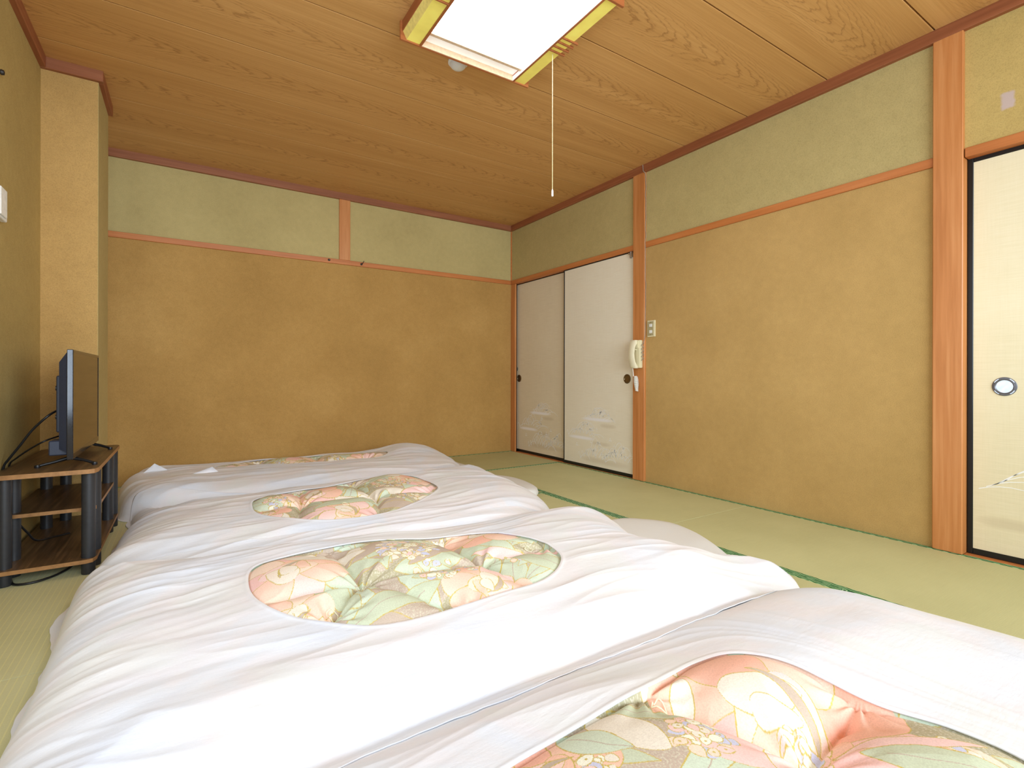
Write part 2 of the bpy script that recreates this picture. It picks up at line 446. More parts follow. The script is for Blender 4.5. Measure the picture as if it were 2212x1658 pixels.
# --- walls (lower plaster + separate upper plaster band)
def wall(name, lo, hi, mat): return struct(name, lo, hi, mat)
wr = wall('wall_right', (XR, 0.84, 0.0), (XR + 0.10, 2.70, ZT0 + 0.01), M_WALL_R)
box('upper_plaster', (XR + 0.002, 0.84, ZT0 + 0.01), (XR + 0.10, 2.70, ZC + 0.02), M_UPPER, wr, 0)
box('upper_plaster', (XR + 0.002, 2.70, ZT0 + 0.01), (XR + 0.10, YB + 0.02, ZC + 0.02), M_UPPER, wr, 0)
box('upper_plaster', (XR + 0.002, YR, ZT0 + 0.01), (XR + 0.10, 0.84, ZC + 0.02), M_UPPER_P, wr, 0)
box('lower_plaster', (XR, YR, 0.0), (XR + 0.10, -0.98, ZT0 + 0.01), M_WALL_R, wr, 0)
box('closet_back', (XR + 0.13, YR, -0.05), (XR + 0.16, YB + 0.02, ZC), M_WALL_R, wr, 0)
wbk = wall('wall_back', (XL - 0.9, YB, -0.05), (XR + 0.18, YB + 0.10, ZT0 + 0.01), M_WALL_B)
box('upper_plaster', (XL - 0.9, YB + 0.002, ZT0 + 0.01), (XR + 0.10, YB + 0.10, ZC + 0.02), M_UPPER, wbk, 0)
WY0, WY1, WZ0, WZ1 = -0.80, 1.90, 0.50, 2.05
wl = wall('wall_left', (XL - 0.10, WY1, 0.0), (XL, 3.398, ZC + 0.02), M_WALL_L)
box('side_plaster', (XL - 0.10, YR, 0.0), (XL, WY0, ZC + 0.02), M_WALL_L, wl, 0)
box('lower_plaster', (XL - 0.10, WY0, 0.0), (XL, WY1, WZ0), M_WALL_L, wl, 0)
box('upper_plaster', (XL - 0.10, WY0, WZ1), (XL, WY1, ZC + 0.02), M_WALL_L, wl, 0)
wcol = wall('wall_column', (XL - 0.10, 3.398, 0.0), (-0.386, 3.795, ZC + 0.02), plaster('plaster_column', srgb(186, 150, 92), srgb(193, 156, 97), srgb(200, 163, 103)))  # warmer than the left wall: light on the front put into the colour
box('side_plaster', (-0.387, 3.3995, 0.0), (-0.384, 3.796, ZC + 0.02), M_UPPER, wcol, 0)  # thin added sheet: same plaster, greenish light on this face painted in
wall('wall_alcove', (XL - 1.0, 3.795, 0.0), (XL - 0.9, YB, ZC + 0.02), M_WALL_L)
wre = wall('wall_rear', (XL - 0.1, YR - 0.10, 0.0), (XR + 0.1, YR, 0.60), M_WALL_L)
box('upper_plaster', (XL - 0.1, YR - 0.10, 2.20), (XR + 0.1, YR, ZC + 0.02), M_WALL_L, wre, 0)
box('side_plaster', (XL - 0.1, YR - 0.10, 0.60), (-0.38, YR, 2.20), M_WALL_L, wre, 0)
box('side_plaster', (2.68, YR - 0.10, 0.60), (XR + 0.1, YR, 2.20), M_WALL_L, wre, 0)
M_ALU = simple('aluminium', srgb(180, 180, 180), 0.4, 0.8)
wi2 = empty('window_2', (0, 0, 0)); wi2['kind'] = 'structure'
bmw = bmesh.new()
for lo, hi in [((-0.38, YR - 0.07, 0.60), (2.68, YR - 0.03, 0.64)), ((-0.38, YR - 0.07, 2.16), (2.68, YR - 0.03, 2.20)),
               ((-0.38, YR - 0.07, 0.64), (-0.34, YR - 0.03, 2.16)), ((2.64, YR - 0.07, 0.64), (2.68, YR - 0.03, 2.16)), ((1.13, YR - 0.07, 0.64), (1.17, YR - 0.03, 2.16))]:
    add_box(bmw, lo, hi, 0.002)
link('window_frame', bm_mesh('window_frame', bmw), M_ALU, wi2)
wi = empty('window_1', (0, 0, 0)); wi['kind'] = 'structure'
bmw = bmesh.new()
for lo, hi in [((XL - 0.07, WY0, WZ0), (XL - 0.03, WY1, WZ0 + 0.04)), ((XL - 0.07, WY0, WZ1 - 0.04), (XL - 0.03, WY1, WZ1)),
               ((XL - 0.07, WY0, WZ0 + 0.04), (XL - 0.03, WY0 + 0.04, WZ1 - 0.04)), ((XL - 0.07, WY1 - 0.04, WZ0 + 0.04), (XL - 0.03, WY1, WZ1 - 0.04)), ((XL - 0.07, 0.53, WZ0 + 0.04), (XL - 0.03, 0.57, WZ1 - 0.04))]:
    add_box(bmw, lo, hi, 0.002)
link('window_frame', bm_mesh('window_frame', bmw), M_ALU, wi)

# --- crown moulding, picture rail, pillars
CZ = 2.320
def crown(name, lo, hi, mat): return struct(name, lo, hi, mat, 0.003)
crown('trim_1', (XL - 0.6, YB - 0.022, CZ), (XR, YB + 0.01, ZC + 0.005), M_CROWN_X)
crown('trim_2', (XR - 0.022, YR, CZ), (XR + 0.01, YB - 0.022, ZC + 0.005), M_CROWN_Y)
crown('trim_3', (XL - 0.01, YR, CZ), (XL + 0.024, 3.374, ZC + 0.005), M_CROWN_Y)
crown('trim_4', (XL - 0.01, 3.374, CZ), (-0.362, 3.41, ZC + 0.005), M_CROWN_X)
crown('trim_5', (-0.395, 3.41, CZ), (-0.362, 3.80, ZC + 0.005), M_CROWN_Y)
struct('trim_6', (XL - 0.6, YB - 0.014, ZT0), (XR - 0.012, YB + 0.005, ZT1), M_TRIM_X, 0.002)
struct('trim_7', (XR - 0.012, 0.894, ZT0 - 0.003), (XR + 0.005, 2.628, ZT1 - 0.002), M_TRIM_Y, 0.002)
struct('trim_8', (XR - 0.012, 2.744, ZT0), (XR + 0.06, YB - 0.014, ZT1), M_TRIM_Y, 0.002)
struct('trim_9', (XR - 0.012, YR, ZT0), (XR + 0.06, 0.782, ZT1), M_TRIM_Y, 0.002)
struct('trim_10', (XR - 0.018, 2.628, 0.001), (XR + 0.10, 2.744, CZ + 0.002), M_PILLAR, 0.003)     # pillar right of the closet doors
struct('trim_11', (XR - 0.020, 0.786, 0.001), (XR + 0.10, 0.894, CZ + 0.002), M_PILLAR, 0.003)     # pillar beside the large door
struct('trim_12', (XR - 0.008, YB - 0.008, ZT1), (XR + 0.004, YB + 0.004, CZ + 0.002), M_TRIM_Y, 0.001)  # thin corner bead
struct('trim_13', (XR - 0.006, 4.408, 0.001), (XR + 0.012, YB - 0.001, ZT0), M_PILLAR, 0.002)             # corner jamb
struct('trim_14', (1.118, YB - 0.012, ZT1), (1.212, YB + 0.005, CZ + 0.002), M_PILLAR, 0.002)             # short post on the back wall
struct('trim_15', (XR - 0.004, 2.744, -0.05), (XR + 0.10, 4.405, 0.003), M_TRIM_Y, 0.001)                # door sills
struct('trim_16', (XR - 0.004, -0.98, -0.05), (XR + 0.10, 0.786, 0.003), M_TRIM_Y, 0.001)
struct('trim_17', (XR - 0.018, -1.09, 0.001), (XR + 0.10, -0.98, CZ + 0.002), M_PILLAR, 0.003)

# ------------------------------------------------------------------ sliding doors
def arc_strip(bm, x, pts, w0, w1=None):
    n = len(pts); L = []
    for i, (y, z) in enumerate(pts):
        a = pts[max(0, i - 1)]; b = pts[min(n - 1, i + 1)]
        dy, dz = b[0] - a[0], b[1] - a[1]; l = math.hypot(dy, dz) or 1
        k = i / (n - 1); w = (w0 * (1 - k) + (w1 if w1 is not None else w0) * k) / 2
        L.append((bm.verts.new((x, y - dz / l * w, z + dy / l * w)), bm.verts.new((x, y + dz / l * w, z - dy / l * w))))
    for i in range(n - 1): bm.faces.new((L[i][0], L[i + 1][0], L[i + 1][1], L[i][1]))
def grass_print(x, stems, flowers, wid=0.0042):
    bm = bmesh.new()
    for (y, z, dy, h, drop) in stems:    # arching stem: from (y,z) leaning towards dy with rise h then drooping
        pts = []
        for k in range(9):
            t = k / 8
            pts.append((y + dy * t, z + h * (4 * t * (1 - t) * 0.75 + t * 0.55) - drop * t * t))
        arc_strip(bm, x, pts, wid, wid * 0.6)
    for (y, z, s) in flowers:
        for a in (90, 215, 325):
            ca, sa = math.cos(math.radians(a)), math.sin(math.radians(a))
            c = bm.verts.new((x, y, z)); p = bm.verts.new((x, y + s * ca - s * .35 * sa, z + s * sa + s * .35 * ca)); q = bm.verts.new((x, y + s * 1.25 * ca, z + s * 1.25 * sa)); r = bm.verts.new((x, y + s * ca + s * .35 * sa, z + s * sa - s * .35 * ca))
            bm.faces.new((c, p, q, r))
    return bm_mesh('grass_print', bm)
def motif(rng, y0, z0, w, h, x0flip=1):
    """a tuft of arching grasses with bush-clover blossoms; y runs away from the viewer, so -y is to the right"""
    st = []; fw = []
    n = 9
    for i in range(n):
        k = i / (n - 1)
        y = y0 - w * k * 0.75; z = z0 + h * 0.25 * math.sin(k * 3)
        st.append((y, z, -w * (0.28 + 0.2 * rng.random()), h * (0.35 + 0.45 * rng.random()) * (0.5 + 0.7 * math.sin(math.pi * min(1, k + .15))), h * .3 * rng.random()))
        if rng.random() < .75:
            st.append((y, z, w * 0.10 * rng.random(), h * 0.3, 0.0))
    for i in range(8):
        fw.append((y0 - w * (0.3 + 0.6 * rng.random()), z0 + h * (0.45 + 0.5 * rng.random()), 0.009 + 0.005 * rng.random()))
    return st, fw
def sliding_door(name, y0, y1, xf, mat, label, handle_y, handle_z, hr, prints, fr=0.012, bot=0.026, top=0.020, big=False, hz=1.0, hy=1.0):
    z0, z1 = 0.004, ZT0 + 0.012
    t = empty(name, (xf + 0.012, (y0 + y1) / 2, 0.0)); tag(t, label, 'sliding door', kind='structure')
    ox, oy = t.location.x, t.location.y
    def P(o): o.location = (-ox, -oy, 0); return o
    P(box('paper_panel', (xf + 0.003, y0 + fr, z0 + bot), (xf + 0.020, y1 - fr, z1 - top), mat, t, 0))
    P(box('frame_stile', (xf, y0, z0), (xf + 0.024, y0 + fr, z1), M_LACQ, t, 0.002))
    P(box('frame_stile', (xf, y1 - fr, z0), (xf + 0.024, y1, z1), M_LACQ, t, 0.002))
    P(box('frame_rail', (xf, y0 + fr, z0), (xf + 0.024, y1 - fr, z0 + bot), M_LACQ, t, 0.002))
    P(box('frame_rail', (xf, y0 + fr, z1 - top), (xf + 0.024, y1 - fr, z1), M_LACQ, t, 0.002))
    seg = 40
    if big:
        ring = lathe_mesh('door_pull', [(hr, 0.0), (hr, -0.0025), (hr * 0.97, -0.0035), (hr * 0.80, -0.0035), (hr * 0.76, -0.006), (hr * 0.70, -0.0045), (hr * 0.66, 0.0005)], seg, 'x')
    else:
        ring = lathe_mesh('door_pull', [(hr, 0.0), (hr, -0.003), (hr * 0.93, -0.0045), (hr * 0.76, -0.0045), (hr * 0.70, -0.001)], seg, 'x')
    h = link('door_pull', ring, M_PEWTER if big else M_BRASS, t, (xf + 0.003 - ox, handle_y - oy, handle_z)); h.scale = (1, hy, hz)
    k = 0.68 if big else 0.72
    cup = lathe_mesh('pull_cup', [(hr * k, -0.0012), (hr * k * .9, -0.0008), (hr * k * .5, -0.0002), (0.001, 0.0)], 32, 'x')
    c = link('pull_cup', cup, M_CUP if big else M_BRASS, h, (0, 0, 0))
    if big:
        for a in (45, 135, 225, 315):
            bm = bmesh.new(); pts = [(hr * 0.895 * math.cos(math.radians(a + d)), hr * 0.895 * math.sin(math.radians(a + d))) for d in range(-17, 18, 4)]
            arc_strip(bm, -0.0038, pts, hr * 0.07)
            link('inlay', bm_mesh('inlay', bm), M_CUP, h)
    me = grass_print(0, prints[0], prints[1], prints[2] if len(prints) > 2 else 0.0042)
    link('grass_print', me, M_PRINT, t, (xf + 0.0022 - ox, -oy, 0))
    return t
rng = random.Random(5)
def prints_for(ya, w):
    """ya = far (left) edge of the paper; motifs measured on the photographed panel, w = panel width"""
    S, Fl = [], []
    for (fy, z, fw_, h) in [(0.34, 0.42, 0.40, 0.10), (0.06, 0.265, 0.52, 0.13), (0.26, 0.075, 0.50, 0.17), (0.62, 0.105, 0.42, 0.13)]:
        s, f = motif(rng, ya - fy * w, z, fw_ * w, h); S += s; Fl += f
    for (fy, z) in [(0.70, 0.27), (0.20, 0.19)]: Fl.append((ya - fy * w, z, 0.014))
    return S, Fl
W = 0.83
MD1 = fusuma('fusuma_paper_far', srgb(222, 208, 178), srgb(228, 215, 186), srgb(234, 222, 194),
             [(4.44 - 0.50 * W, 0.425, 0.185, 0.018), (4.44 - 0.26 * W, 0.255, 0.17, 0.018)], [(4.44 - .66 * W, 0.38, 0.10, 0.02), (4.44 - .56 * W, 0.225, 0.12, 0.02), (4.44 - .6 * W, .10, .3, .03)])
MD2 = fusuma('fusuma_paper_near', srgb(234, 225, 200), srgb(239, 230, 207), srgb(243, 236, 214),
             [(3.59 - 0.50 * W, 0.425, 0.20, 0.018), (3.59 - 0.26 * W, 0.255, 0.18, 0.018)], [(3.59 - .66 * W, 0.38, 0.10, 0.02), (3.59 - .56 * W, 0.225, 0.12, 0.02), (3.59 - .6 * W, .08, .3, .03)])
MD3 = fusuma('fusuma_paper_large', srgb(228, 216, 178), srgb(234, 222, 186), srgb(238, 227, 194), [], [(0.62, 0.16, 0.14, 0.03)])
d1 = sliding_door('door_1', 3.60, 4.452, XR + 0.036, MD1, 'far left closet sliding door in beige paper with a black frame, next to the room corner', 4.393, 0.768, 0.038, prints_for(4.43, W), hy=1.0)
lk = link('small_lock', lathe_mesh('small_lock', [(0.02, 0), (0.02, -0.006), (0.014, -0.009), (0.001, -0.009)], 20, 'x'), simple('grey_metal_lock', srgb(120, 124, 116), 0.4, 0.5), d1, (XR + 0.039 - d1.location.x, 4.436 - d1.location.y, 0.866))
d2 = sliding_door('door_2', 2.746, 3.615, XR + 0.006, MD2, 'closet sliding door in pale beige paper, beside the wall telephone', 2.826, 0.770, 0.037, prints_for(3.595, W))
# latch at the top corner of door_2
bm = bmesh.new()
add_box(bm, (XR - 0.004, 2.764, 1.712), (XR + 0.006, 2.786, 1.764), 0.001)
add_box(bm, (XR - 0.010, 2.780, 1.705), (XR + 0.006, 2.784, 1.770), 0.0006)
add_box(bm, (XR - 0.016, 2.786, 1.735), (XR - 0.004, 2.798, 1.747), 0.003)
lt = link('door_latch', bm_mesh('door_latch', bm), M_CHROME, d2); lt.location = (-d2.location.x, -d2.location.y, 0)
bm = bmesh.new(); 
S3 = [(0.745, 0.297, -0.28, 0.035, 0.075), (0.72, 0.310, -0.30, 0.05, 0.055), (0.70, 0.318, -0.34, 0.075, 0.05), (0.685, 0.328, -0.36, 0.10, 0.03), (0.67, 0.335, -0.40, 0.12, 0.0),
      (0.60, 0.33, -0.25, 0.10, 0.0), (0.58, 0.34, -0.22, 0.06, 0.1), (0.50, 0.30, -0.3, 0.12, 0.05), (0.45, 0.32, -0.3, 0.10, 0.08)]
F3 = [(0.50, 0.46, .012), (0.44, 0.50, .012), (0.40, 0.44, .012), (0.3, 0.52, .012)]
d3 = sliding_door('door_3', -0.10, 0.784, XR + 0.032, MD3, 'large cream paper sliding door at the right edge of the photo', 0.662, 0.747, 0.040, (S3, F3, 0.003), fr=0.020, bot=0.026, top=0.030, big=True)
sliding_door('door_4', -0.975, -0.085, XR + 0.062, MD3, 'cream paper sliding door behind the large one, outside the photo', -0.93, 0.747, 0.040, ([(-0.2, .3, -.3, .1, .05)], [(-0.4, .4, .012)]), fr=0.020, bot=0.026, top=0.030, big=True)

# ------------------------------------------------------------------ wall telephone and its cables
ph = empty('wall_telephone', (XR - 0.018, 2.685, 0.95))
tag(ph, 'cream wall telephone hanging on the wooden pillar between the closet doors and the tan wall', 'telephone')
def ploc(o): o.location = (-ph.location.x, -ph.location.y, -ph.location.z); return o
xb = XR - 0.018
bm = bmesh.new()
add_box(bm, (xb - 0.034, 2.642, 0.852), (xb, 2.722, 1.062), 0.006, 2)
add_box(bm, (xb - 0.042, 2.650, 1.000), (xb - 0.030, 2.716, 1.058), 0.004, 2)
ploc(link('base', bm_mesh('base', bm, True, 35), M_IVORY, ph))
# handset: swept curved bar with thick ear and mouth pieces
prof = spline([(xb - 0.052, 2.690, 1.062), (xb - 0.062, 2.690, 1.045), (xb - 0.074, 2.690, 1.00), (xb - 0.080, 2.690, 0.955), (xb - 0.074, 2.690, 0.91), (xb - 0.062, 2.690, 0.868), (xb - 0.052, 2.690, 0.850)], 26)
bm = bmesh.new(); rings = []
for i, p in enumerate(prof):
    k = abs(i / 25 - 0.5) * 2
    hw = 0.026 + 0.003 * k; dep = 0.014 + 0.016 * max(0, (k - 0.55) / 0.45) ** 0.7
    if i in (0, 25): hw *= .8
    x0, z = p[0], p[2]
    rings.append([bm.verts.new(c) for c in [(x0, 2.690 - hw * .8, z), (x0, 2.690 + hw * .8, z), (x0 + 0.004, 2.690 + hw, z), (x0 + dep, 2.690 + hw, z), (x0 + dep, 2.690 - hw, z), (x0 + 0.004, 2.690 - hw, z)]])
for a, b in zip(rings[:-1], rings[1:]):
    for k in range(6): bm.faces.new((a[k], a[(k + 1) % 6], b[(k + 1) % 6], b[k]))
bm.faces.new(rings[0]); bm.faces.new(rings[-1])
ploc(link('handset', bm_mesh('handset', bm, True, 40), M_IVORY2, ph))
ploc(box('hook_switch', (xb - 0.046, 2.672, 0.985), (xb - 0.034, 2.706, 0.997), M_IVORY, ph, 0.002))
cp = []
for k in range(12): cp.append((xb - 0.045 + 0.012 * (k / 11), 2.700 + 0.004 * (k / 11), 0.850 - 0.06 * k / 11))
ploc(tube('handset_lead', cp, 0.0032, M_COILW, ph, 8))
cp = []
turns = 15
for k in range(turns * 12 + 1):
    a = k / 12 * 2 * math.pi; f = k / (turns * 12)
    rr = 0.0135 * (0.75 + 0.5 * math.sin(math.pi * min(1, f * 1.05 + .1)))
    cp.append((xb - 0.022 + rr * math.cos(a), 2.692 - 0.012 * f + rr * math.sin(a), 0.790 - 0.112 * f))
ploc(tube('coil_cord', cp, 0.0030, M_COILW, ph, 6))
# grey cable running down the pillar edge from the crown to the phone
rg = random.Random(3)
pts = [(XR - 0.030, 2.636, 2.372), (XR - 0.028, 2.634, 2.345), (XR - 0.027, 2.633, 2.325), (XR - 0.018, 2.624, 2.312)]
z = 2.29
while z > 1.10:
    pts.append((XR - 0.013 + 0.002 * rg.random(), 2.622 + 0.006 * (rg.random() - .5) + (0.004 if 1.7 < z < 1.82 else 0), z)); z -= 0.045
pts += [(XR - 0.018, 2.625, 1.07), (XR - 0.025, 2.632, 1.04)]
tag(tube('phone_cable', [tuple(p) for p in spline(pts, 150)], 0.0022, M_GREYCABLE, None, 6), 'thin grey cable clipped down the right edge of the phone pillar from the ceiling', 'cable')
pts = [(xb - 0.018 + 0.008 * math.sin(k * 0.9), 2.634 - 0.006 - 0.008 * math.cos(k * 0.9), 1.04 - 0.0045 * k * 0.9) for k in range(34)]
ploc(tube('bell_wire', [tuple(p) for p in pts], 0.0022, M_GREYCABLE, ph, 6))

# switch / outlet plate on the right wall
sw = empty('wall_switch_plate', (XR, 2.57, 1.143)); tag(sw, 'cream two-gang switch plate on the tan wall just right of the telephone pillar', 'switch plate')
bm = bmesh.new(); add_box(bm, (-0.010, -0.036, -0.061), (0.0, 0.036, 0.061), 0.003, 2)
link('cover_plate', bm_mesh('cover_plate', bm), M_IVORY, sw)
box('inner_plate', (-0.0115, -0.023, -0.052), (-0.009, 0.030, 0.052), M_SW_GREY, sw, 0.0008)
box('rocker_switch', (-0.015, -0.012, 0.012), (-0.011, 0.014, 0.034), M_WHITE_P, sw, 0.001)
box('rocker_switch', (-0.014, -0.012, -0.034), (-0.011, 0.014, -0.012), M_WHITE_P, sw, 0.001)
for dz in (-0.045, 0.045): link('screw', lathe_mesh('screw', [(0.0028, -0.0115), (0.0028, -0.0125), (0.0005, -0.0128)], 10, 'x'), M_BRASS, sw, (0, 0.003, dz))

# thermostat / remote holder on the left wall, cut by the photo's left edge
rm = empty('air_conditioner_remote', (XL, 2.692, 1.445)); tag(rm, 'white control unit in a holder on the left wall above the television', 'remote control')
bm = bmesh.new(); add_box(bm, (0.0, -0.055, -0.060), (0.020, 0.055, 0.060), 0.004, 2); link('housing', bm_mesh('housing', bm), M_WHITE_P, rm)
box('front_panel', (0.020, -0.050, -0.050), (0.026, 0.028, 0.056), simple('white_front', srgb(242, 242, 238), .4), rm, 0.002)
box('display', (0.0198, 0.034, 0.020), (0.0212, 0.047, 0.044), simple('pale_display', srgb(236, 224, 200), .3), rm, 0.0004)
box('red_button', (0.0198, 0.040, -0.006), (0.0214, 0.045, 0.006), simple('red_mark', srgb(170, 90, 70), .5), rm, 0.0004)
hk = link('coat_hook', lathe_mesh('coat_hook', [(0.012, 0.0), (0.012, 0.004), (0.006, 0.006), (0.006, 0.018), (0.011, 0.024), (0.009, 0.032), (0.001, 0.034)], 20, 'x'), M_DARKSCREW, None, (XL - 0.016, 2.722, 1.962))
tag(hk, 'dark round hook high on the left wall at the photo edge', 'hook')

# two hooks on the picture rail of the back wall
def rail_hook(x, z, label, bent):
    t = empty('rail_hook', (x, YB - 0.014, z)); tag(t, label, 'hook', 'dark hooks on the back rail')
    me = lathe_mesh('rosette', [(0.010, 0), (0.010, 0.004), (0.006, 0.007), (0.001, 0.007)], 16, 'z')
    o = link('rosette', me, M_DARKSCREW, t); o.rotation_euler = (math.radians(90), 0, 0)
    if bent: tube('hook_arm', [(0, -0.005, 0), (0.004, -0.018, 0.002), (0.010, -0.024, 0.012), (0.016, -0.024, 0.026)], 0.003, M_DARKSCREW, t, 6)
    else: tube('hook_stub', [(0, -0.005, 0), (0, -0.014, 0)], 0.003, M_BRASS, t, 6)
rail_hook(1.032, 1.782, 'small round dark screw on the back rail, left of the short post', False)
rail_hook(1.308, 1.778, 'small dark bent hook on the back rail, right of the short post', True)

# ------------------------------------------------------------------ ceiling lamp
ZL = 2.290
LX0, LX1, LY0, LY1 = 0.803, 1.498, 1.475, 2.170
lamp = empty('ceiling_light', (1.15, 1.82, ZC)); tag(lamp, 'square wood-framed ceiling light glowing white, with yellow side shades and a pull cord', 'ceiling light')
def lp(o): o.location = (-1.15, -1.82, -ZC); return o
lp(box('end_board', (LX0, LY1 - 0.012, ZL), (LX1, LY1, ZC), M_LAMP_WOOD, lamp, 0.001))
lp(box('end_board', (LX0, LY0, ZL), (LX1, LY0 + 0.012, ZC), M_LAMP_WOOD, lamp, 0.001))
MLY = wood('lamp_wood_y', srgb(146, 82, 42), srgb(160, 92, 50), srgb(176, 106, 60), 'y', 0.45)
for xa, s in ((LX0 + 0.008, 1), (LX1 - 0.008, -1)):
    def bx(n, x0, x1, z0, z1, m):
        a, b = sorted((xa + s * x0, xa + s * x1))
        return lp(box(n, (a, LY0 + 0.012, z0), (b, LY1 - 0.012, z1), m, lamp, 0.0008))
    bx('side_rail', 0.0, 0.010, ZL + 0.038, ZC, MLY)
    bx('inner_rail', 0.082, 0.092, ZL, ZL + 0.030, MLY)
    bx('yellow_shade', 0.020, 0.082, ZL + 0.006, ZL + 0.009, M_YELLOW)
    bm = bmesh.new()
    for yy in (LY0 + 0.012, LY1 - 0.012):
        pass
    v = [bm.verts.new((xa + s * a, yy, zz)) for yy in (LY0 + 0.012, LY1 - 0.012) for a, zz in ((0.002, ZL + 0.040), (0.006, ZL + 0.040), (0.024, ZL + 0.009), (0.020, ZL + 0.006))]
    for k in range(4): bm.faces.new((v[k], v[(k + 1) % 4], v[4 + (k + 1) % 4], v[4 + k]))
    bm.faces.new(v[:4]); bm.faces.new(v[4:])
    lp(link('sloped_shade', bm_mesh('sloped_shade', bm), M_YELLOW2, lamp))
    for yy in (1.858, 1.826, 1.794, 1.762):
        a, b = sorted((xa + s * -0.004, xa + s * 0.084))
        lp(box('slat', (a, yy - 0.004, ZL - 0.001), (b, yy + 0.004, ZL + 0.010), MLY, lamp, 0.0008))
# body, diffuser and cross bars
IX0, IX1 = LX0 + 0.100, LX1 - 0.100
lp(box('diffuser', (IX0, LY0 + 0.012, ZL + 0.022), (IX1, 2.060, ZL + 0.028), M_DIFF, lamp, 0.001))
lp(box('cross_bar', (IX0, 2.064, ZL + 0.010), (IX1, 2.082, ZL + 0.030), simple('glow_paled_wood', srgb(226, 196, 164), 0.5), lamp, 0.001))  # paled by the diffuser's glow, painted into the wood colour
lp(box('reflector', (IX0, 2.084, ZL + 0.030), (IX1, LY1 - 0.013, ZL + 0.034), M_LAMP_WHITE, lamp, 0.0005))
lp(box('inner_board', (IX0, LY1 - 0.017, ZL + 0.0008), (IX1, LY1 - 0.0125, ZL + 0.030), simple('glow_paled_wood_inner', srgb(236, 206, 170), 0.5), lamp, 0.0005))  # lit inner face of the end board, lamp light put into its colour
lp(box('inner_side', (IX1 - 0.004, LY0 + 0.013, ZL + 0.001), (IX1, LY1 - 0.018, ZL + 0.021), M_LAMP_WHITE, lamp, 0.0005))
pc = tube('pull_cord', [(1.440, 1.878, ZL + 0.004), (1.440, 1.878, 2.0), (1.4405, 1.878, 1.66)], 0.0016, M_CORD, lamp, 6); lp(pc)
tip = link('cord_tip', lathe_mesh('cord_tip', [(0.0015, 1.662), (0.0045, 1.655), (0.005, 1.632), (0.004, 1.628), (0.001, 1.628)], 14), M_WHITE_P, pc, (1.4405, 1.878, 0))
# smoke detector
sd = empty('smoke_detector', (1.155, 2.290, ZC)); tag(sd, 'small white dome smoke detector on the ceiling behind the lamp', 'smoke detector')
link('mounting_ring', lathe_mesh('mounting_ring', [(0.050, 0.0), (0.050, -0.008), (0.046, -0.010)], 36), M_WHITE_P, sd)
link('dome', lathe_mesh('dome', [(0.042, -0.010)] + [(0.042 * math.cos(a), -0.010 - 0.030 * math.sin(a)) for a in [0.2, .4, .6, .8, 1.0, 1.2, 1.4]] + [(0.001, -0.040)], 36), M_WHITE_P, sd)

# ------------------------------------------------------------------ television stand
st = empty('television_stand', (-0.44, 2.97, 0)); tag(st, 'low walnut three-shelf television stand with black tube posts against the left wall', 'tv stand')
def shelf(name, z0, z1, x0, x1, y0, y1, ch, back):
    bm = bmesh.new()
    out = [(x0, y0), (x1 - ch, y0), (x1 - ch * .3, y0 + ch * .3), (x1, y0 + ch * 1.4), (x1, y1 - ch * 1.4), (x1 - ch * .3, y1 - ch * .3), (x1 - ch, y1), (x0 + back, y1), (x0, y1 - back)]
    lo = [bm.verts.new((x, y, z0)) for x, y in out]; hi = [bm.verts.new((x, y, z1)) for x, y in out]
    n = len(out)
    bm.faces.new(lo[::-1]); bm.faces.new(hi)
    for k in range(n): bm.faces.new((lo[k], lo[(k + 1) % n], hi[(k + 1) % n], hi[k]))
    bmesh.ops.recalc_face_normals(bm, faces=bm.faces)
    me = bpy.data.meshes.new(name); bm.to_mesh(me); bm.free()
    me.materials.append(M_STAND); me.materials.append(M_STAND_EDGE)
    for p in me.polygons: p.material_index = 0 if p.normal.z > 0.5 else 1
    o = bpy.data.objects.new(name, me); COL.objects.link(o); o.parent = st; o.location = (0.44, -2.97, 0)
    return o
shelf('top_shelf', 0.403, 0.420, -0.592, -0.289, 2.545, 3.385, 0.030, 0.05)
shelf('middle_shelf', 0.236, 0.250, -0.585, -0.302, 2.66, 3.27, 0.030, 0.05)
shelf('bottom_shelf', 0.050, 0.065, -0.592, -0.296, 2.56, 3.40, 0.030, 0.05)
post_spots = [(-0.322, 2.600), (-0.316, 2.705), (-0.325, 3.225), (-0.318, 3.345), (-0.566, 2.605), (-0.563, 2.715), (-0.550, 3.20), (-0.500, 3.33)]
pm = lathe_mesh('post', [(0.0225, 0.0651), (0.0225, 0.4029)], 24)
pf = lathe_mesh('foot', [(0.0215, 0.0), (0.0225, 0.004), (0.0225, 0.0499)], 24)
for i, (x, y) in enumerate(post_spots):
    o = link('post', pm, M_BLACK_POST, st, (x + 0.44, y - 2.97, 0))
    link('foot', pf, M_BLACK_POST, st, (x + 0.44, y - 2.97, 0))

# television
tv = empty('television', (-0.38, 2.92, 0.42)); tag(tv, 'flat dark television seen from its side on top of the walnut stand', 'television')
def tl(o): o.location = (0.38, -2.92, -0.42); return o
Y0, Y1, Z0, Z1 = 2.575, 3.262, 0.458, 0.887
bm = bmesh.new()
add_box(bm, (-0.385, Y0, Z0), (-0.3655, Y0 + 0.012, Z1), 0.002); add_box(bm, (-0.385, Y1 - 0.012, Z0), (-0.3655, Y1, Z1), 0.002)
add_box(bm, (-0.385, Y0 + 0.012, Z0), (-0.3655, Y1 - 0.012, Z0 + 0.026), 0.002); add_box(bm, (-0.385, Y0 + 0.012, Z1 - 0.014), (-0.3655, Y1 - 0.012, Z1), 0.002)
tl(link('bezel', bm_mesh('bezel', bm), M_TVEDGE, tv))
tl(box('screen', (-0.376, Y0 + 0.011, Z0 + 0.024), (-0.3672, Y1 - 0.011, Z1 - 0.012), M_SCREEN, tv, 0))
bm = bmesh.new()
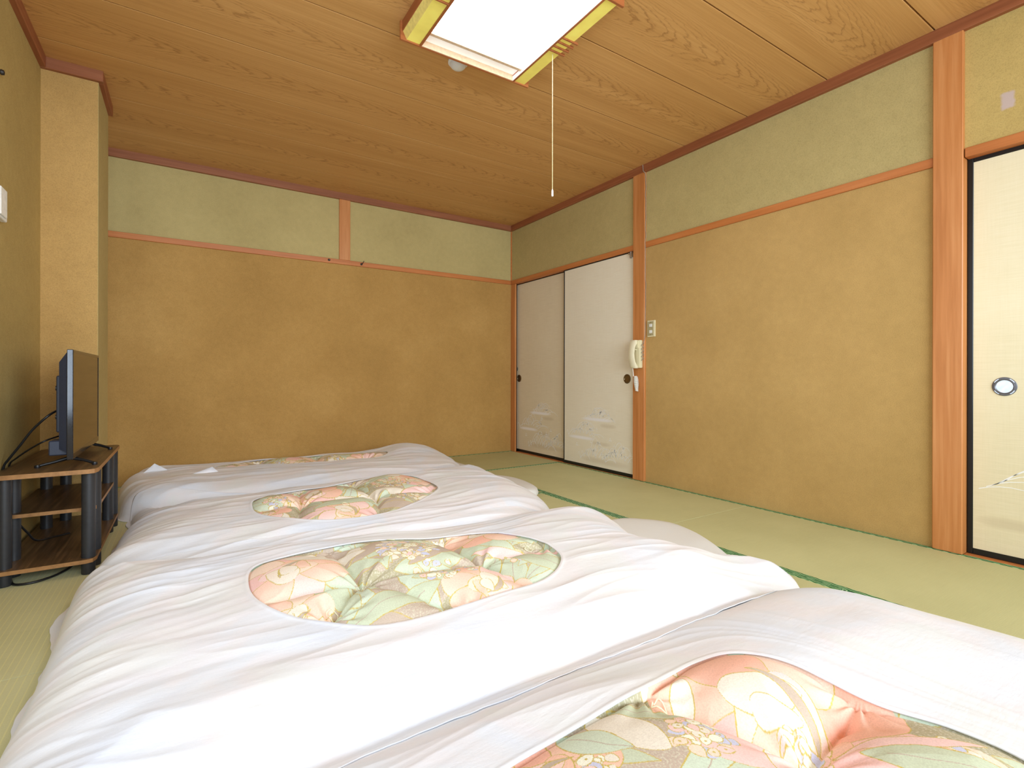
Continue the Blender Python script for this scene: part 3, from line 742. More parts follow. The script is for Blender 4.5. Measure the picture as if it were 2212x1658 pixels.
a = [(-0.386, Y0 + 0.006, Z0 + 0.03), (-0.386, Y1 - 0.006, Z0 + 0.03), (-0.386, Y1 - 0.006, Z1 - 0.012), (-0.386, Y0 + 0.006, Z1 - 0.012)]
b = [(-0.412, Y0 + 0.03, Z0 + 0.04), (-0.412, Y1 - 0.03, Z0 + 0.04), (-0.412, Y1 - 0.03, Z1 - 0.05), (-0.412, Y0 + 0.03, Z1 - 0.05)]
va = [bm.verts.new(p) for p in a]; vb = [bm.verts.new(p) for p in b]
bm.faces.new(va[::-1]); bm.faces.new(vb)
for k in range(4): bm.faces.new((va[k], va[(k + 1) % 4], vb[(k + 1) % 4], vb[k]))
tl(link('back_shell', bm_mesh('back_shell', bm), M_TVBACK, tv))
tl(box('connector_housing', (-0.428, Y0 + 0.075, 0.56), (-0.411, Y0 + 0.35, 0.785), M_TVBACK, tv, 0.004))
tl(box('speaker_box', (-0.443, Y0 + 0.030, 0.474), (-0.386, Y0 + 0.12, 0.532), M_TVBACK, tv, 0.004))
tl(box('speaker_box', (-0.443, Y1 - 0.12, 0.474), (-0.386, Y1 - 0.030, 0.532), M_TVBACK, tv, 0.004))
for zc in (0.62, 0.735):
    tl(link('screw_boss', lathe_mesh('screw_boss', [(0.010, -0.436), (0.010, -0.4275)], 14, 'x'), M_CABLE, tv)).location = (0.38, Y0 + 0.12 - 2.92, zc - 0.42)
for yc in (2.705, 3.215):
    leg = tube('stand_leg', [(-0.490, yc - 0.012, 0.4265), (-0.44, yc - 0.004, 0.438), (-0.395, yc, 0.452), (-0.35, yc - 0.010, 0.440), (-0.312, yc - 0.030, 0.4265)], 0.006, M_CABLE, tv, 10, radii=[0.0055, 0.006, 0.0085, 0.006, 0.0055]); tl(leg)
    for xx, dy in ((-0.490, -0.012), (-0.312, -0.030)):
        link('leg_foot', lathe_mesh('leg_foot', [(0.009, -0.0065), (0.010, -0.002), (0.009, 0.004), (0.001, 0.006)], 16), M_CABLE, leg, (xx, yc + dy, 0.4267))
    tl(link('leg_neck', lathe_mesh('leg_neck', [(0.009, 0.452), (0.009, 0.475)], 16), M_CHROME, tv)).location = (0.38 - 0.395, yc - 2.92, -0.42)
# black cables

def cable(name, pts, r, label, group=None):
    return tag(tube(name, [tuple(p) for p in spline(pts, 60)], r, M_CABLE, None, 8), label, 'cable', group)
cable('antenna_cable', [(-0.4325, 2.773, 0.648), (-0.46, 2.71, 0.625), (-0.51, 2.721, 0.569), (-0.55, 2.734, 0.506), (-0.582, 2.745, 0.457), (-0.600, 2.755, 0.424), (-0.604, 2.76, 0.36), (-0.604, 2.76, 0.2)], 0.0045, 'thick black cable arching from the television back down to the left wall')
cable('power_cable', [(-0.4325, 2.774, 0.537), (-0.47, 2.689, 0.524), (-0.53, 2.756, 0.485), (-0.575, 2.808, 0.449), (-0.600, 2.842, 0.425), (-0.605, 2.85, 0.38), (-0.605, 2.86, 0.25)], 0.0034, 'thin black cable drooping below the arching one behind the television')
cable('extension_cable', [(-0.59, 2.80, 0.22), (-0.575, 2.82, 0.19), (-0.55, 2.86, 0.13), (-0.53, 2.90, 0.085), (-0.49, 2.98, 0.071), (-0.44, 3.02, 0.0695)], 0.0042, 'black cable lying across the bottom shelf of the television stand')
cable('hanging_cable', [(-0.560, 2.775, 0.235), (-0.575, 2.78, 0.18), (-0.583, 2.77, 0.12), (-0.580, 2.75, 0.0705)], 0.0034, 'short black cable hanging under the middle shelf beside the left posts')
cable('floor_cable', [(-0.60, 2.78, 0.005), (-0.56, 2.66, 0.005), (-0.535, 2.59, 0.005), (-0.49, 2.575, 0.005), (-0.445, 2.60, 0.005), (-0.41, 2.65, 0.005), (-0.39, 2.72, 0.005), (-0.40, 2.85, 0.005)], 0.0045, 'black cable looped on the tatami under the television stand')

# ------------------------------------------------------------------ bedding
_rs = np.random.RandomState(7); _perm = _rs.permutation(512)
_perm = np.concatenate([_perm, _perm]); _ga = _rs.rand(512) * 2 * np.pi; _gx, _gy = np.cos(_ga), np.sin(_ga)
def perlin(x, y, seed=0):
    x = x + seed * 17.31; y = y + seed * 9.77
    xi = np.floor(x).astype(int); yi = np.floor(y).astype(int); xf = x - xi; yf = y - yi
    u = xf ** 3 * (xf * (xf * 6 - 15) + 10); v = yf ** 3 * (yf * (yf * 6 - 15) + 10)
    def g(ix, iy, dx, dy):
        h = _perm[(_perm[ix & 511] + iy) & 511]
        return _gx[h] * dx + _gy[h] * dy
    a = g(xi, yi, xf, yf); b = g(xi + 1, yi, xf - 1, yf); c = g(xi, yi + 1, xf, yf - 1); d = g(xi + 1, yi + 1, xf - 1, yf - 1)
    return (a * (1 - u) + b * u) * (1 - v) + (c * (1 - u) + d * u) * v
def polydist(x, y, P):
    """signed distance (positive inside) to closed polygon"""
    sh = x.shape; x = x.ravel(); y = y.ravel()
    d2 = np.full(x.shape, 1e9); ins = np.zeros(x.shape, bool)
    Q = np.roll(P, -1, 0)
    for (ax, ay), (bx, by) in zip(P, Q):
        ex, ey = bx - ax, by - ay
        t = np.clip(((x - ax) * ex + (y - ay) * ey) / (ex * ex + ey * ey + 1e-12), 0, 1)
        d2 = np.minimum(d2, (x - ax - t * ex) ** 2 + (y - ay - t * ey) ** 2)
        if ay != by:
            ins ^= ((ay > y) != (by > y)) & (x < ax + (y - ay) * ex / (by - ay))
    d = np.sqrt(d2)
    return np.where(ins, d, -d).reshape(sh)
def smax(a, b, k=0.02):
    h = np.clip(0.5 + 0.5 * (a - b) / k, 0, 1)
    return b * (1 - h) + a * h + k * h * (1 - h)
def segdist(x, y, a, b):
    ex, ey = b[0] - a[0], b[1] - a[1]
    t = np.clip(((x - a[0]) * ex + (y - a[1]) * ey) / (ex * ex + ey * ey), 0, 1)
    return np.hypot(x - a[0] - t * ex, y - a[1] - t * ey)
def sstep(a, b, x):
    t = np.clip((x - a) / (b - a), 0, 1); return t * t * (3 - 2 * t)

D = {}
D[1] = dict(out=[(-.22, 3.36), (.3, 3.16), (1.0, 3.10), (1.65, 3.15), (1.80, 3.40), (1.88, 3.70), (1.90, 4.02), (1.78, 4.26), (1.3, 4.36), (.6, 4.34), (0, 4.30), (-.27, 4.22), (-.36, 3.95), (-.33, 3.6)],
            hole=[(.17, 3.95), (.30, 3.89), (.56, 3.82), (.835, 3.72), (1.05, 3.69), (1.265, 3.72), (1.30, 3.85), (1.1, 4.00), (.7, 4.07), (.35, 4.07)],
            tufts=[(.42, 3.78), (.80, 3.72), (1.14, 3.76), (.45, 4.02), (.82, 4.0)], T=.175, w=.24, n=(560, 90), seed=1)
D[2] = dict(out=[(-.285, 2.36), (-.27, 2.6), (-.262, 2.9), (-.24, 3.2), (-.23, 3.44), (.0, 3.34), (.4, 3.20), (.8, 3.16), (1.2, 3.18), (1.55, 3.28), (1.76, 3.28), (1.85, 3.10), (1.82, 2.85), (1.80, 2.6), (1.74, 2.35), (1.64, 2.1), (1.4, 1.90), (1.0, 1.86), (.4, 1.95), (0, 2.10)],
            hole=[(.262, 2.60), (.305, 2.76), (.5, 2.80), (.73, 2.85), (.92, 2.92), (1.07, 2.92), (1.145, 2.80), (1.165, 2.65), (1.138, 2.49), (.98, 2.33), (.79, 2.20), (.6, 2.18), (.425, 2.24), (.29, 2.44)],
            tufts=[(.46, 2.53), (.80, 2.48), (.78, 2.82), (.50, 2.82), (.72, 2.16), (1.12, 2.50), (.38, 2.2)], T=.185, w=.30, n=(760, 130), seed=2)
D[4] = dict(out=[(-.30, -.20), (-.31, .3), (-.30, .93), (.2, .97), (.8, .98), (1.4, .97), (1.66, .93), (1.80, .78), (1.86, .5), (1.88, .2), (1.86, -.12), (1.6, -.24), (.8, -.26), (.1, -.25)],
            hole=[(.20, .42), (.26, .61), (.422, .665), (.631, .673), (.80, .68), (.92, .69), (1.016, .665), (1.065, .577), (1.085, .428), (1.13, .32), (1.125, .20), (1.02, .08), (.5, .04), (.25, .15)],
            tufts=[(.745, .69), (1.095, .45), (.845, .42), (.40, .36), (.38, .74), (1.1, .10), (.72, .0)], T=.170, w=.30, n=(820, 150), seed=4)
D[3] = dict(out=[(-.33, .86), (-.32, 1.2), (-.31, 1.5), (-.315, 1.85), (-.325, 2.10), (-.31, 2.31), (-.15, 2.30), (.1, 2.22), (.4, 2.15), (.8, 2.06), (1.2, 2.04), (1.5, 2.02), (1.68, 1.90), (1.74, 1.78), (1.72, 1.66), (1.665, 1.52), (1.64, 1.40), (1.68, 1.32), (1.80, 1.26), (1.90, 1.17), (1.92, 1.06), (1.87, .95), (1.70, .90), (1.45, .862), (1.15, .872), (.95, .848), (.75, .862), (.55, .845), (.3, .868), (.1, .85)],
            hole=[(.155, 1.62), (.186, 1.785), (.30, 1.81), (.5, 1.79), (.683, 1.765), (.85, 1.72), (.975, 1.65), (1.035, 1.52), (1.06, 1.40), (1.02, 1.28), (.897, 1.20), (.694, 1.17), (.52, 1.165), (.384, 1.19), (.27, 1.30), (.18, 1.45)],
            tufts=[(.43, 1.455), (.80, 1.41), (.42, 1.79), (.80, 1.71), (1.06, 1.42), (.30, 1.30), (.62, 1.13)], T=.190, w=.30, n=(1100, 190), seed=3)
D[1]['creases'] = [((.42, 3.78), (.80, 3.72)), ((.80, 3.72), (1.14, 3.76)), ((.42, 3.78), (.45, 4.02)), ((.80, 3.72), (.82, 4.0)), ((.42, 3.78), (.40, 3.55)), ((.80, 3.72), (.82, 3.5))]
D[2]['creases'] = [((.46, 2.53), (.50, 2.82)), ((.80, 2.48), (.78, 2.82)), ((.46, 2.53), (.80, 2.48)), ((.46, 2.53), (.38, 2.2)), ((.80, 2.48), (.72, 2.16)), ((.80, 2.48), (1.12, 2.50)), ((.46, 2.53), (.2, 2.55))]
D[3]['creases'] = [((.43, 1.455), (.42, 1.79)), ((.43, 1.455), (.80, 1.41)), ((.80, 1.41), (.80, 1.71)), ((.80, 1.41), (1.06, 1.42)), ((.43, 1.455), (.30, 1.30)), ((.43, 1.455), (.62, 1.13)), ((.80, 1.41), (.85, 1.1)), ((.43, 1.455), (.15, 1.5))]
D[4]['creases'] = [((.745, .69), (.845, .42)), ((1.12, .46), (.845, .42)), ((.845, .42), (.80, .10)), ((.80, .10), (.40, .30)), ((.40, .30), (.33, .70)), ((.80, .10), (1.15, .08))]
for k, d in D.items():
    d['P'] = spline(d['out'], 150, True); d['H'] = spline(d['hole'], 160, True)

def smooth_top(i, x, y):
    """height of duvet i on its own (its envelope), negative outside"""
    d = D[i]; dd = polydist(x, y, d['P'])
    wloc = d['w'] * (1 - (0.45 * sstep(.3, -.1, x) if i == 1 else 0.0) + (1.3 * sstep(.35, -.05, x) * sstep(2.9, 3.2, y) if i == 2 else 0.0)) * (1 + (1.2 * sstep(1.4, 1.7, x) * sstep(1.60, 1.40, y) if i == 3 else 0.0))
    t = np.clip((dd - 0.008) / wloc, 0, 1)
    p = np.sqrt(np.clip(1 - (1 - t) ** 2.1, 0, 1))
    p = p * (0.90 + 0.10 * sstep(0, 1, dd / 0.45))
    lump = 0.020 * perlin(x * 1.9, y * 2.3, d['seed']) + 0.012 * perlin(x * 4, y * 4.5, d['seed'] + 5)
    z = 0.006 + d['T'] * p + lump * t
    if i == 1:      # head end humped at the right, low in the middle of the far side
        z = z + 0.055 * np.exp(-((x - 1.52) / .20) ** 2 - ((y - 3.98) / .22) ** 2) - 0.008 * np.exp(-((x - .55) / .35) ** 2 - ((y - 4.0) / .3) ** 2)
    if i == 2:
        z = z - 0.035 * np.exp(-((x + .22) / .26) ** 2 - ((y - 3.25) / .28) ** 2) * t
        z = z + 0.010 * np.exp(-((x - 1.0) / .3) ** 2 - ((y - 3.0) / .2) ** 2) - 0.020 * np.exp(-((x - .1) / .35) ** 2)
    if i == 3:
        z = z - 0.030 * np.exp(-((x + .1) / .35) ** 2) * t  + 0.012 * np.exp(-((x - 1.56) / .12) ** 2 - ((y - 1.82) / .12) ** 2) * t
        c = np.array([[-.05, 1.12], [.45, 1.06], [1.0, 1.0], [1.45, 1.10], [1.78, 1.24]])     # long ridge along the near side
        dr = np.minimum.reduce([segdist(x, y, c[k], c[k + 1]) for k in range(4)])
        z = z + 0.012 * np.exp(-(dr / .05) ** 2) * t
    return np.where(dd > 0, z, -0.05), dd
def folds(i, x, y, dd):
    s = D[i]['seed']
    wy = y + 0.10 * perlin(x * 1.3, y * 1.2, s + 20) + 0.05 * x * (1 if i != 4 else -0.6) - 0.12 * np.clip(.3 - x, 0, 1) ** 2
    xq = x
    if i == 4:      # on the nearest duvet the creases of the right part run along its edge
        q = sstep(.95, 1.35, x); wy = wy * (1 - q) + (x * 0.8 + 0.10 * perlin(x * 1.5, y * 1.5, 77)) * q; xq = x * (1 - q) + y * 0.8 * q
    a = perlin(xq * 1.0, wy * 6.5, s + 30)
    r = np.clip(1 - np.abs(a) * 3.2, 0, 1) ** 1.6
    b = perlin(xq * 1.6 + 3, wy * 13, s + 31)
    r2 = np.clip(1 - np.abs(b) * 3.0, 0, 1) ** 1.8
    left = sstep(.55, -.15, x)
    c = perlin(x * 3.0, (wy + .25 * np.clip(.2 - x, 0, 1)) * 24, s + 32)
    wx = x + .3 * y + 0.05 * perlin(x * 2, y * 2, s + 40)
    e = np.clip(1 - np.abs(perlin(wx * 5, y * 1.4, s + 33)) * 4.0, 0, 1) ** 2
    right = sstep(1.25, 1.65, x)
    f = (0.0052 if i == 4 else 0.0068) * r + 0.0030 * r2 + 0.0040 * left * c + 0.0022 * e * (0.25 + 0.35 * right) + 0.0035 * perlin(xq * 2.2, wy * 9, s + 34)
    if i == 4: f = f * (1 - 0.62 * q)
    return f * sstep(0.0, 0.07, dd)
def cover_top(i, x, y, fold=True):
    z, dd = smooth_top(i, x, y)
    dh = -polydist(x, y, D[i]['H'])                       # distance outward from the hole
    if fold:
        f = folds(i, x, y, dd) * (0.25 + 0.75 * sstep(0.0, 0.10, dh))
        z = np.where(dd > 0, z + f, z)
    z = z + 0.0016 * np.exp(-((dh - 0.007) / 0.0055) ** 2)
    # what it lies upon
    under = {2: (1,), 3: (2, 4)}.get(i, ())
    for j in under:
        if j == 4 and np.min(y) > 1.05: continue
        m = (polydist(x, y, D[j]['P']) > 0)
        if not m.any(): continue
        zu = np.full(x.shape, -1.0); zu[m] = cover_top(j, x[m], y[m])
        # only near this duvet's rim does the neighbour show through
        lift = 0.0035 + 0.006 * sstep(0, .06, dd) + (0.030 * np.clip(perlin(x * 2.6, y * 0.7, 91 + i) - .12, 0, 1) * np.exp(-np.clip(dd, 0, 1) / .07) if j == 4 else 0.0)
        zz = smax(z, zu + lift, 0.012)
        z = np.where(m & (zu > -0.5), zz, z)
    return np.where(dd > 0, z, -0.05)
def quilt_top(i, x, y):
    z, dd = smooth_top(i, x, y); d = D[i]
    dh = polydist(x, y, d['H'])                           # inside the hole positive
    bul = (0.044 if i == 4 else 0.034) * (1 - np.exp(-np.clip(dh, 0, 1) / 0.06))
    dc = np.minimum.reduce([segdist(x, y, a, b) for a, b in d['creases']])
    dt = np.minimum.reduce([np.hypot(x - a, y - b) for a, b in d['tufts']])
    wr = 0.004 * np.clip(1 - np.abs(perlin(x * 14, y * 14, d['seed'] + 60)) * 3, 0, 1) * np.exp(-dc / .05)
    rad = 0.0
    for a, b in d['tufts']:
        th = np.arctan2(y - b, x - a); rr = np.hypot(x - a, y - b)
        rad = rad + 0.0045 * np.sin(th * 11 + 3 * perlin(x * 6, y * 6, d['seed'])) * np.exp(-((rr - .05) / .05) ** 2)
    cr = ((0.072 if i == 4 else 0.046) * np.exp(-(dc / (0.055 if i == 4 else 0.045)) ** 0.95) + 0.030 * np.exp(-(dt / 0.05))) * (0.30 + 0.70 * sstep(0, .07, dh))
    zi = z - 0.006 + bul - cr + wr + rad
    zo = cover_top(i, x, y, True) - 0.007 - 0.3 * np.clip(-dh - .01, 0, .1)
    k = sstep(-0.012, 0.0, dh)
    lim = z - 0.006 + 0.15 * np.clip(dh, 0, 1)   # never above the hem where they meet
    zi = np.minimum(zi, z - 0.005 + 0.9 * np.clip(dh, 0, 1) ** 0.8)
    return zi * k + zo * (1 - k)

# ---- floral print painted per vertex
PAL = dict(coral=srgb(253, 204, 180), peach=srgb(254, 226, 204), pink=srgb(252, 216, 210), sage=srgb(208, 216, 188), mint=srgb(216, 228, 206),
           cream=srgb(244, 236, 220), taupe=srgb(204, 186, 168), dark=srgb(190, 182, 150), lav=srgb(212, 214, 238), gold=srgb(212, 190, 104), white=srgb(252, 251, 232), deep=srgb(250, 176, 156))
PAL = {k: np.array(v[:3]) for k, v in PAL.items()}
def lens(u, v, L, Wd, bend, blunt):
    """signed size of a leaf/petal along u with half width Wd; blunt 0 leaf .. 1 egg"""
    vv = v - bend * (1 - (u / L) ** 2) * L
    t = np.clip(1 - (u / L) ** 2, 0, 1)
    prof = Wd * (t ** (1.0 - 0.5 * blunt)) * (1 + 0.35 * blunt * u / L)
    s = prof - np.abs(vv)
    return np.where(np.abs(u) < L, s, -1.0)
def paint(x, y, i, res):
    rs = np.random.RandomState(100 + i)
    lw = max(0.0011, res * 0.62)
    wx = x + 0.006 * perlin(x * 18, y * 18, 70); wy = y + 0.006 * perlin(x * 18, y * 18, 71)
    sp = perlin(x * 260, y * 260, 3)
    col = np.empty(x.shape + (3,)); col[:] = PAL['dark']
    m = perlin(x * 5, y * 5, 9) > 0; col[m] = PAL['taupe']
    m = sp > 0.16; col[m] = PAL['cream'] * .5 + PAL['dark'] * .45
    x0, x1, y0, y1 = x.min(), x.max(), y.min(), y.max()
    def shape(cx, cy, ang, L, Wd, c, bend=0., blunt=0.5, shade=None, vein=False):
        R = L * 1.15 + 0.02
        msk = (np.abs(wx - cx) < R) & (np.abs(wy - cy) < R)
        if not msk.any(): return
        X = wx[msk] - cx; Y = wy[msk] - cy
        ca, sa = math.cos(ang), math.sin(ang)
        u = X * ca + Y * sa; v = -X * sa + Y * ca
        s = lens(u, v, L, Wd, bend, blunt)
        cc = col[msk]
        ins = s > 0
        base = PAL[c]
        tone = np.clip(0.5 - 0.5 * u / L, 0, 1)[:, None]
        fill = base * (1 - 0.55 * tone) + (PAL[shade] if shade else base) * 0.55 * tone
        cc[ins] = fill[ins]
        if vein:
            vv = v - bend * (1 - (u / L) ** 2) * L
            g = ins & (np.abs(vv) < lw * .9) & (u < L * .7); cc[g] = PAL['taupe'] * .95
        e = np.abs(s - 0.2 * lw) < lw
        cc[e & (s > -lw)] = PAL['gold']
        col[msk] = cc
    def leafs(n, smin, smax):
        for _ in range(n):
            c = ['sage', 'mint', 'sage', 'cream', 'taupe', 'mint'][rs.randint(6)]
            shape(rs.uniform(x0, x1), rs.uniform(y0, y1), rs.uniform(0, 6.28), rs.uniform(smin, smax), rs.uniform(.2, .38) * smax * .8, c, rs.uniform(-.25, .25), rs.uniform(0, .4), 'mint' if c == 'sage' else None, vein=rs.rand() < .6)
    def rose(cx, cy, R):
        n = 7
        a0 = rs.uniform(0, 6.28)
        for k in range(n):
            a = a0 + k * 2 * math.pi / n
            shape(cx + R * .62 * math.cos(a), cy + R * .62 * math.sin(a), a, R * .52, R * .40, ['coral', 'peach', 'pink', 'peach'][rs.randint(4)], rs.uniform(-.1, .1), 1.0, 'deep' if rs.rand() < .5 else 'peach')
        for k in range(4):
            a = a0 + .5 + k * 2 * math.pi / 4
            shape(cx + R * .26 * math.cos(a), cy + R * .26 * math.sin(a), a + 1.3, R * .40, R * .24, ['peach', 'coral', 'pink', 'cream'][k], .22, .8, 'peach')
        shape(cx + R * .1, cy + R * .05, a0 + 2.2, R * .42, R * .07, 'taupe', .45, .2)
        shape(cx - R * .05, cy, a0, R * .22, R * .15, 'cream', .1, 1.0, 'peach')
    def cluster(cx, cy, R, n):
        for _ in range(n):
            a = rs.uniform(0, 6.28); r = R * math.sqrt(rs.rand())
            px, py = cx + r * math.cos(a), cy + r * math.sin(a); s = rs.uniform(.009, .016)
            c = ['white', 'cream', 'lav', 'white', 'peach', 'lav', 'pink'][rs.randint(7)]
            shape(px, py, rs.uniform(0, 6.28), s, s * .85, c, 0, .8)
            mk = (np.abs(wx - px) < .004) & (np.abs(wy - py) < .004)
            if mk.any() and rs.rand() < .6:
                q = np.hypot(wx[mk] - px, wy[mk] - py) < 0.0024; cc = col[mk]; cc[q] = PAL['gold']; col[mk] = cc
    area_ = (x1 - x0) * (y1 - y0)
    leafs(int(70 * area_), .10, .18)
    for spec in D[i]['flowers']:
        if spec[0] == 'rose': rose(*spec[1:])
        elif spec[0] == 'cluster': cluster(*spec[1:])
        elif spec[0] == 'shape': shape(*spec[1:-1], **spec[-1])
        elif spec[0] == 'leafs': leafs(*spec[1:])
    return col
D[3]['flowers'] = [('leafs', 10, .08, .14), ('rose', .26, 1.62, .15), ('rose', .95, 1.66, .14), ('rose', .72, 1.22, .12), ('rose', .22, 1.36, .10), ('cluster', .62, 1.60, .10, 90), ('cluster', .66, 1.38, .10, 60), ('cluster', .92, 1.36, .05, 20),
                   ('shape', .95, 1.42, 2.6, .16, .03, 'pink', dict(bend=.1, blunt=.2)), ('shape', .98, 1.30, 2.2, .15, .05, 'sage', dict(bend=.1, blunt=.2, vein=True)), ('shape', .45, 1.25, .3, .16, .045, 'sage', dict(bend=.1, vein=True)), ('shape', .38, 1.70, 2.7, .13, .05, 'cream', dict(bend=.1))]
D[2]['flowers'] = [('rose', .52, 2.62, .13), ('rose', .30, 2.45, .09), ('rose', 1.08, 2.70, .10), ('rose', .60, 2.25, .12), ('cluster', .95, 2.68, .11, 90), ('cluster', .36, 2.60, .06, 30), ('cluster', .92, 2.40, .07, 40),
                   ('shape', .36, 2.26, .1, .15, .05, 'pink', dict(bend=.1, blunt=.2)), ('shape', 1.05, 2.52, .3, .14, .035, 'pink', dict(bend=.1, blunt=.2)), ('shape', .62, 2.36, .2, .15, .05, 'sage', dict(bend=.1, vein=True))]
D[1]['flowers'] = [('rose', .28, 3.80, .12), ('rose', .70, 3.80, .13), ('rose', 1.12, 3.72, .12), ('cluster', .55, 3.80, .08, 40), ('cluster', .92, 3.78, .06, 30)]
D[4]['flowers'] = [('leafs', 8, .08, .14), ('rose', .90, .50, .20), ('rose', .46, .60, .10), ('rose', .95, .22, .10), ('cluster', .70, .52, .055, 46), ('cluster', .86, .44, .04, 24), ('cluster', .52, .56, .03, 14), ('cluster', 1.02, .30, .035, 16),
                   ('shape', .62, .60, 1.7, .085, .045, 'cream', dict(bend=.05, blunt=.6)), ('shape', .70, .63, 2.4, .075, .032, 'sage', dict(bend=.1, blunt=.1, vein=True)), ('shape', .56, .62, 2.0, .07, .035, 'mint', dict(bend=.1, blunt=.2, vein=True)),
                   ('shape', 1.00, .34, 2.5, .12, .020, 'pink', dict(bend=.1, blunt=.2)), ('shape', .98, .28, 2.2, .12, .04, 'sage', dict(bend=.1, blunt=.1, vein=True)), ('shape', .80, .63, .8, .05, .022, 'cream', dict(bend=.05, blunt=.7))]

LBL = {1: 'white duvet farthest from the camera, against the back wall', 2: 'second duvet from the back wall, white cover with an oval floral window',
       3: 'white duvet in the middle foreground with the whole oval floral window', 4: 'nearest white duvet, its large floral window cut by the bottom edge'}
def build_duvet(i):
    d = D[i]; P, H = d['P'], d['H']
    t = empty('duvet', (float(P[:, 0].mean()), float(P[:, 1].mean()), 0.0)); tag(t, LBL[i], 'duvet', 'duvets laid side by side on the tatami')
    ox, oy = t.location.x, t.location.y
    nu, nv = d['n']
    # cover: ring between the hole and the outer hem, matched by direction from the hole centre
    hc = H.mean(0)
    ang = np.linspace(-np.pi, np.pi, 4096, endpoint=False)
    def by_angle(Q):
        a = np.arctan2(Q[:, 1] - hc[1], Q[:, 0] - hc[0]); o = np.argsort(a); a = a[o]; q = Q[o]
        A = np.concatenate([a[-1:] - 2 * np.pi, a, a[:1] + 2 * np.pi]); q = np.vstack([q[-1:], q, q[:1]])
        return np.stack([np.interp(ang, A, q[:, 0]), np.interp(ang, A, q[:, 1])], -1)
    Pd, Hd = by_angle(spline(d['out'], 1500, True)), by_angle(spline(d['hole'], 1500, True))
    # parameter spacing: equalise outer boundary and hole arc lengths
    lp_ = np.linalg.norm(np.roll(Pd, -1, 0) - Pd, axis=1); lh = np.linalg.norm(np.roll(Hd, -1, 0) - Hd, axis=1)
    w_ = lp_ / lp_.sum() * 0.6 + lh / lh.sum() * 0.4; cum = np.concatenate([[0], np.cumsum(w_)])
    idx = np.interp(np.arange(nu) / nu, cum, np.arange(4097)); fi = np.floor(idx).astype(int) % 4096; fr = (idx - np.floor(idx))[:, None]
    Po = Pd[fi] * (1 - fr) + Pd[(fi + 1) % 4096] * fr; Ho = Hd[fi] * (1 - fr) + Hd[(fi + 1) % 4096] * fr
    tt = np.linspace(0, 1, nv)
    tt = 0.35 * tt + 0.65 * (tt ** 2 * (3 - 2 * tt)); tt[0] = 0; tt[-1] = 1
    tt = tt ** 1.15
    XY = Ho[:, None, :] * (1 - tt[None, :, None]) + Po[:, None, :] * tt[None, :, None]
    X, Y = XY[..., 0], XY[..., 1]
    # ragged hem
    rim = sstep(0.93, 1.0, tt)[None, :]
    jig = 0.010 * perlin(X * 9, Y * 9, d['seed'] + 80) + 0.006 * perlin(X * 22, Y * 22, d['seed'] + 81)
    X = X + rim * sstep(-.05, -.28, X) * (0.045 * perlin(Y * 4.2, Y * 0 + d['seed'], 83) - 0.01)
    dirv = (Po - Ho); dirv = dirv / np.linalg.norm(dirv, axis=1, keepdims=True)
    X = X + dirv[:, None, 0] * (jig * rim - 0.006 * rim); Y = Y + dirv[:, None, 1] * (jig * rim - 0.006 * rim)
    Z = np.zeros_like(X)
    step = max(1, nu // 8)
    for a in range(0, nu, step):
        Z[a:a + step] = cover_top(i, X[a:a + step], Y[a:a + step])
    Z = np.maximum(Z, 0.004)
    # hem turned under at the hole and at the outer edge
    e = dirv
    ih = np.stack([X[:, 0] + e[:, 0] * 0.010, Y[:, 0] + e[:, 1] * 0.010, Z[:, 0] - 0.0045], -1)
    ih2 = np.stack([X[:, 0] + e[:, 0] * 0.001, Y[:, 0] + e[:, 1] * 0.001, Z[:, 0] - 0.0035], -1)
    io2 = np.stack([X[:, -1] - e[:, 0] * 0.001, Y[:, -1] - e[:, 1] * 0.001, np.maximum(Z[:, -1] - 0.0035, 0.001)], -1)
    io = np.stack([X[:, -1] - e[:, 0] * 0.012, Y[:, -1] - e[:, 1] * 0.012, np.maximum(Z[:, -1] - 0.0040, 0.001)], -1)
    G = np.stack([X, Y, Z], -1)
    G = np.concatenate([ih[:, None], ih2[:, None], G, io2[:, None], io[:, None]], 1)
    G[..., 0] -= ox; G[..., 1] -= oy
    me = np_mesh('cover', G.reshape(-1, 3), grid_faces(nu, nv + 4, True)[:, ::-1])
    c = link('cover', me, M_CLOTH, t); c['label'] = 'white cotton cover with an oval opening'
    # quilt seen through the opening
    res = {1: .0045, 2: .0030, 3: .0021, 4: .00145}[i]
    mg = 0.03
    x0, x1 = H[:, 0].min() - mg, H[:, 0].max() + mg; y0, y1 = H[:, 1].min() - mg, H[:, 1].max() + mg
    xs = np.arange(x0, x1, res); ys = np.arange(y0, y1, res)
    QX, QY = np.meshgrid(xs, ys, indexing='ij')
    QZ = np.zeros_like(QX)
    stp = 64
    for a in range(0, len(xs), stp): QZ[a:a + stp] = quilt_top(i, QX[a:a + stp], QY[a:a + stp])
    V = np.stack([QX - ox, QY - oy, QZ], -1).reshape(-1, 3)
    F = grid_faces(len(xs), len(ys))
    dh = polydist(QX[::1, ::1], QY, H[::2]).ravel()
    keep = (dh[F] > -0.026).any(1); F = F[keep]
    C = paint(QX, QY, i, res).reshape(-1, 3)
    used = np.zeros(len(V), bool); used[F.ravel()] = True
    remap = np.cumsum(used) - 1
    V = V[used]; C = C[used]; F = remap[F]
    me = np_mesh('quilt', V, F)
    ca = me.color_attributes.new('print', 'FLOAT_COLOR', 'POINT')
    ca.data.foreach_set('color', np.concatenate([C, np.ones((len(C), 1))], 1).astype(np.float32).ravel())
    q = link('quilt', me, M_FLORAL, t); q['label'] = 'pastel floral quilt bulging in the oval opening'
    # tuft strings
    rs = np.random.RandomState(i)
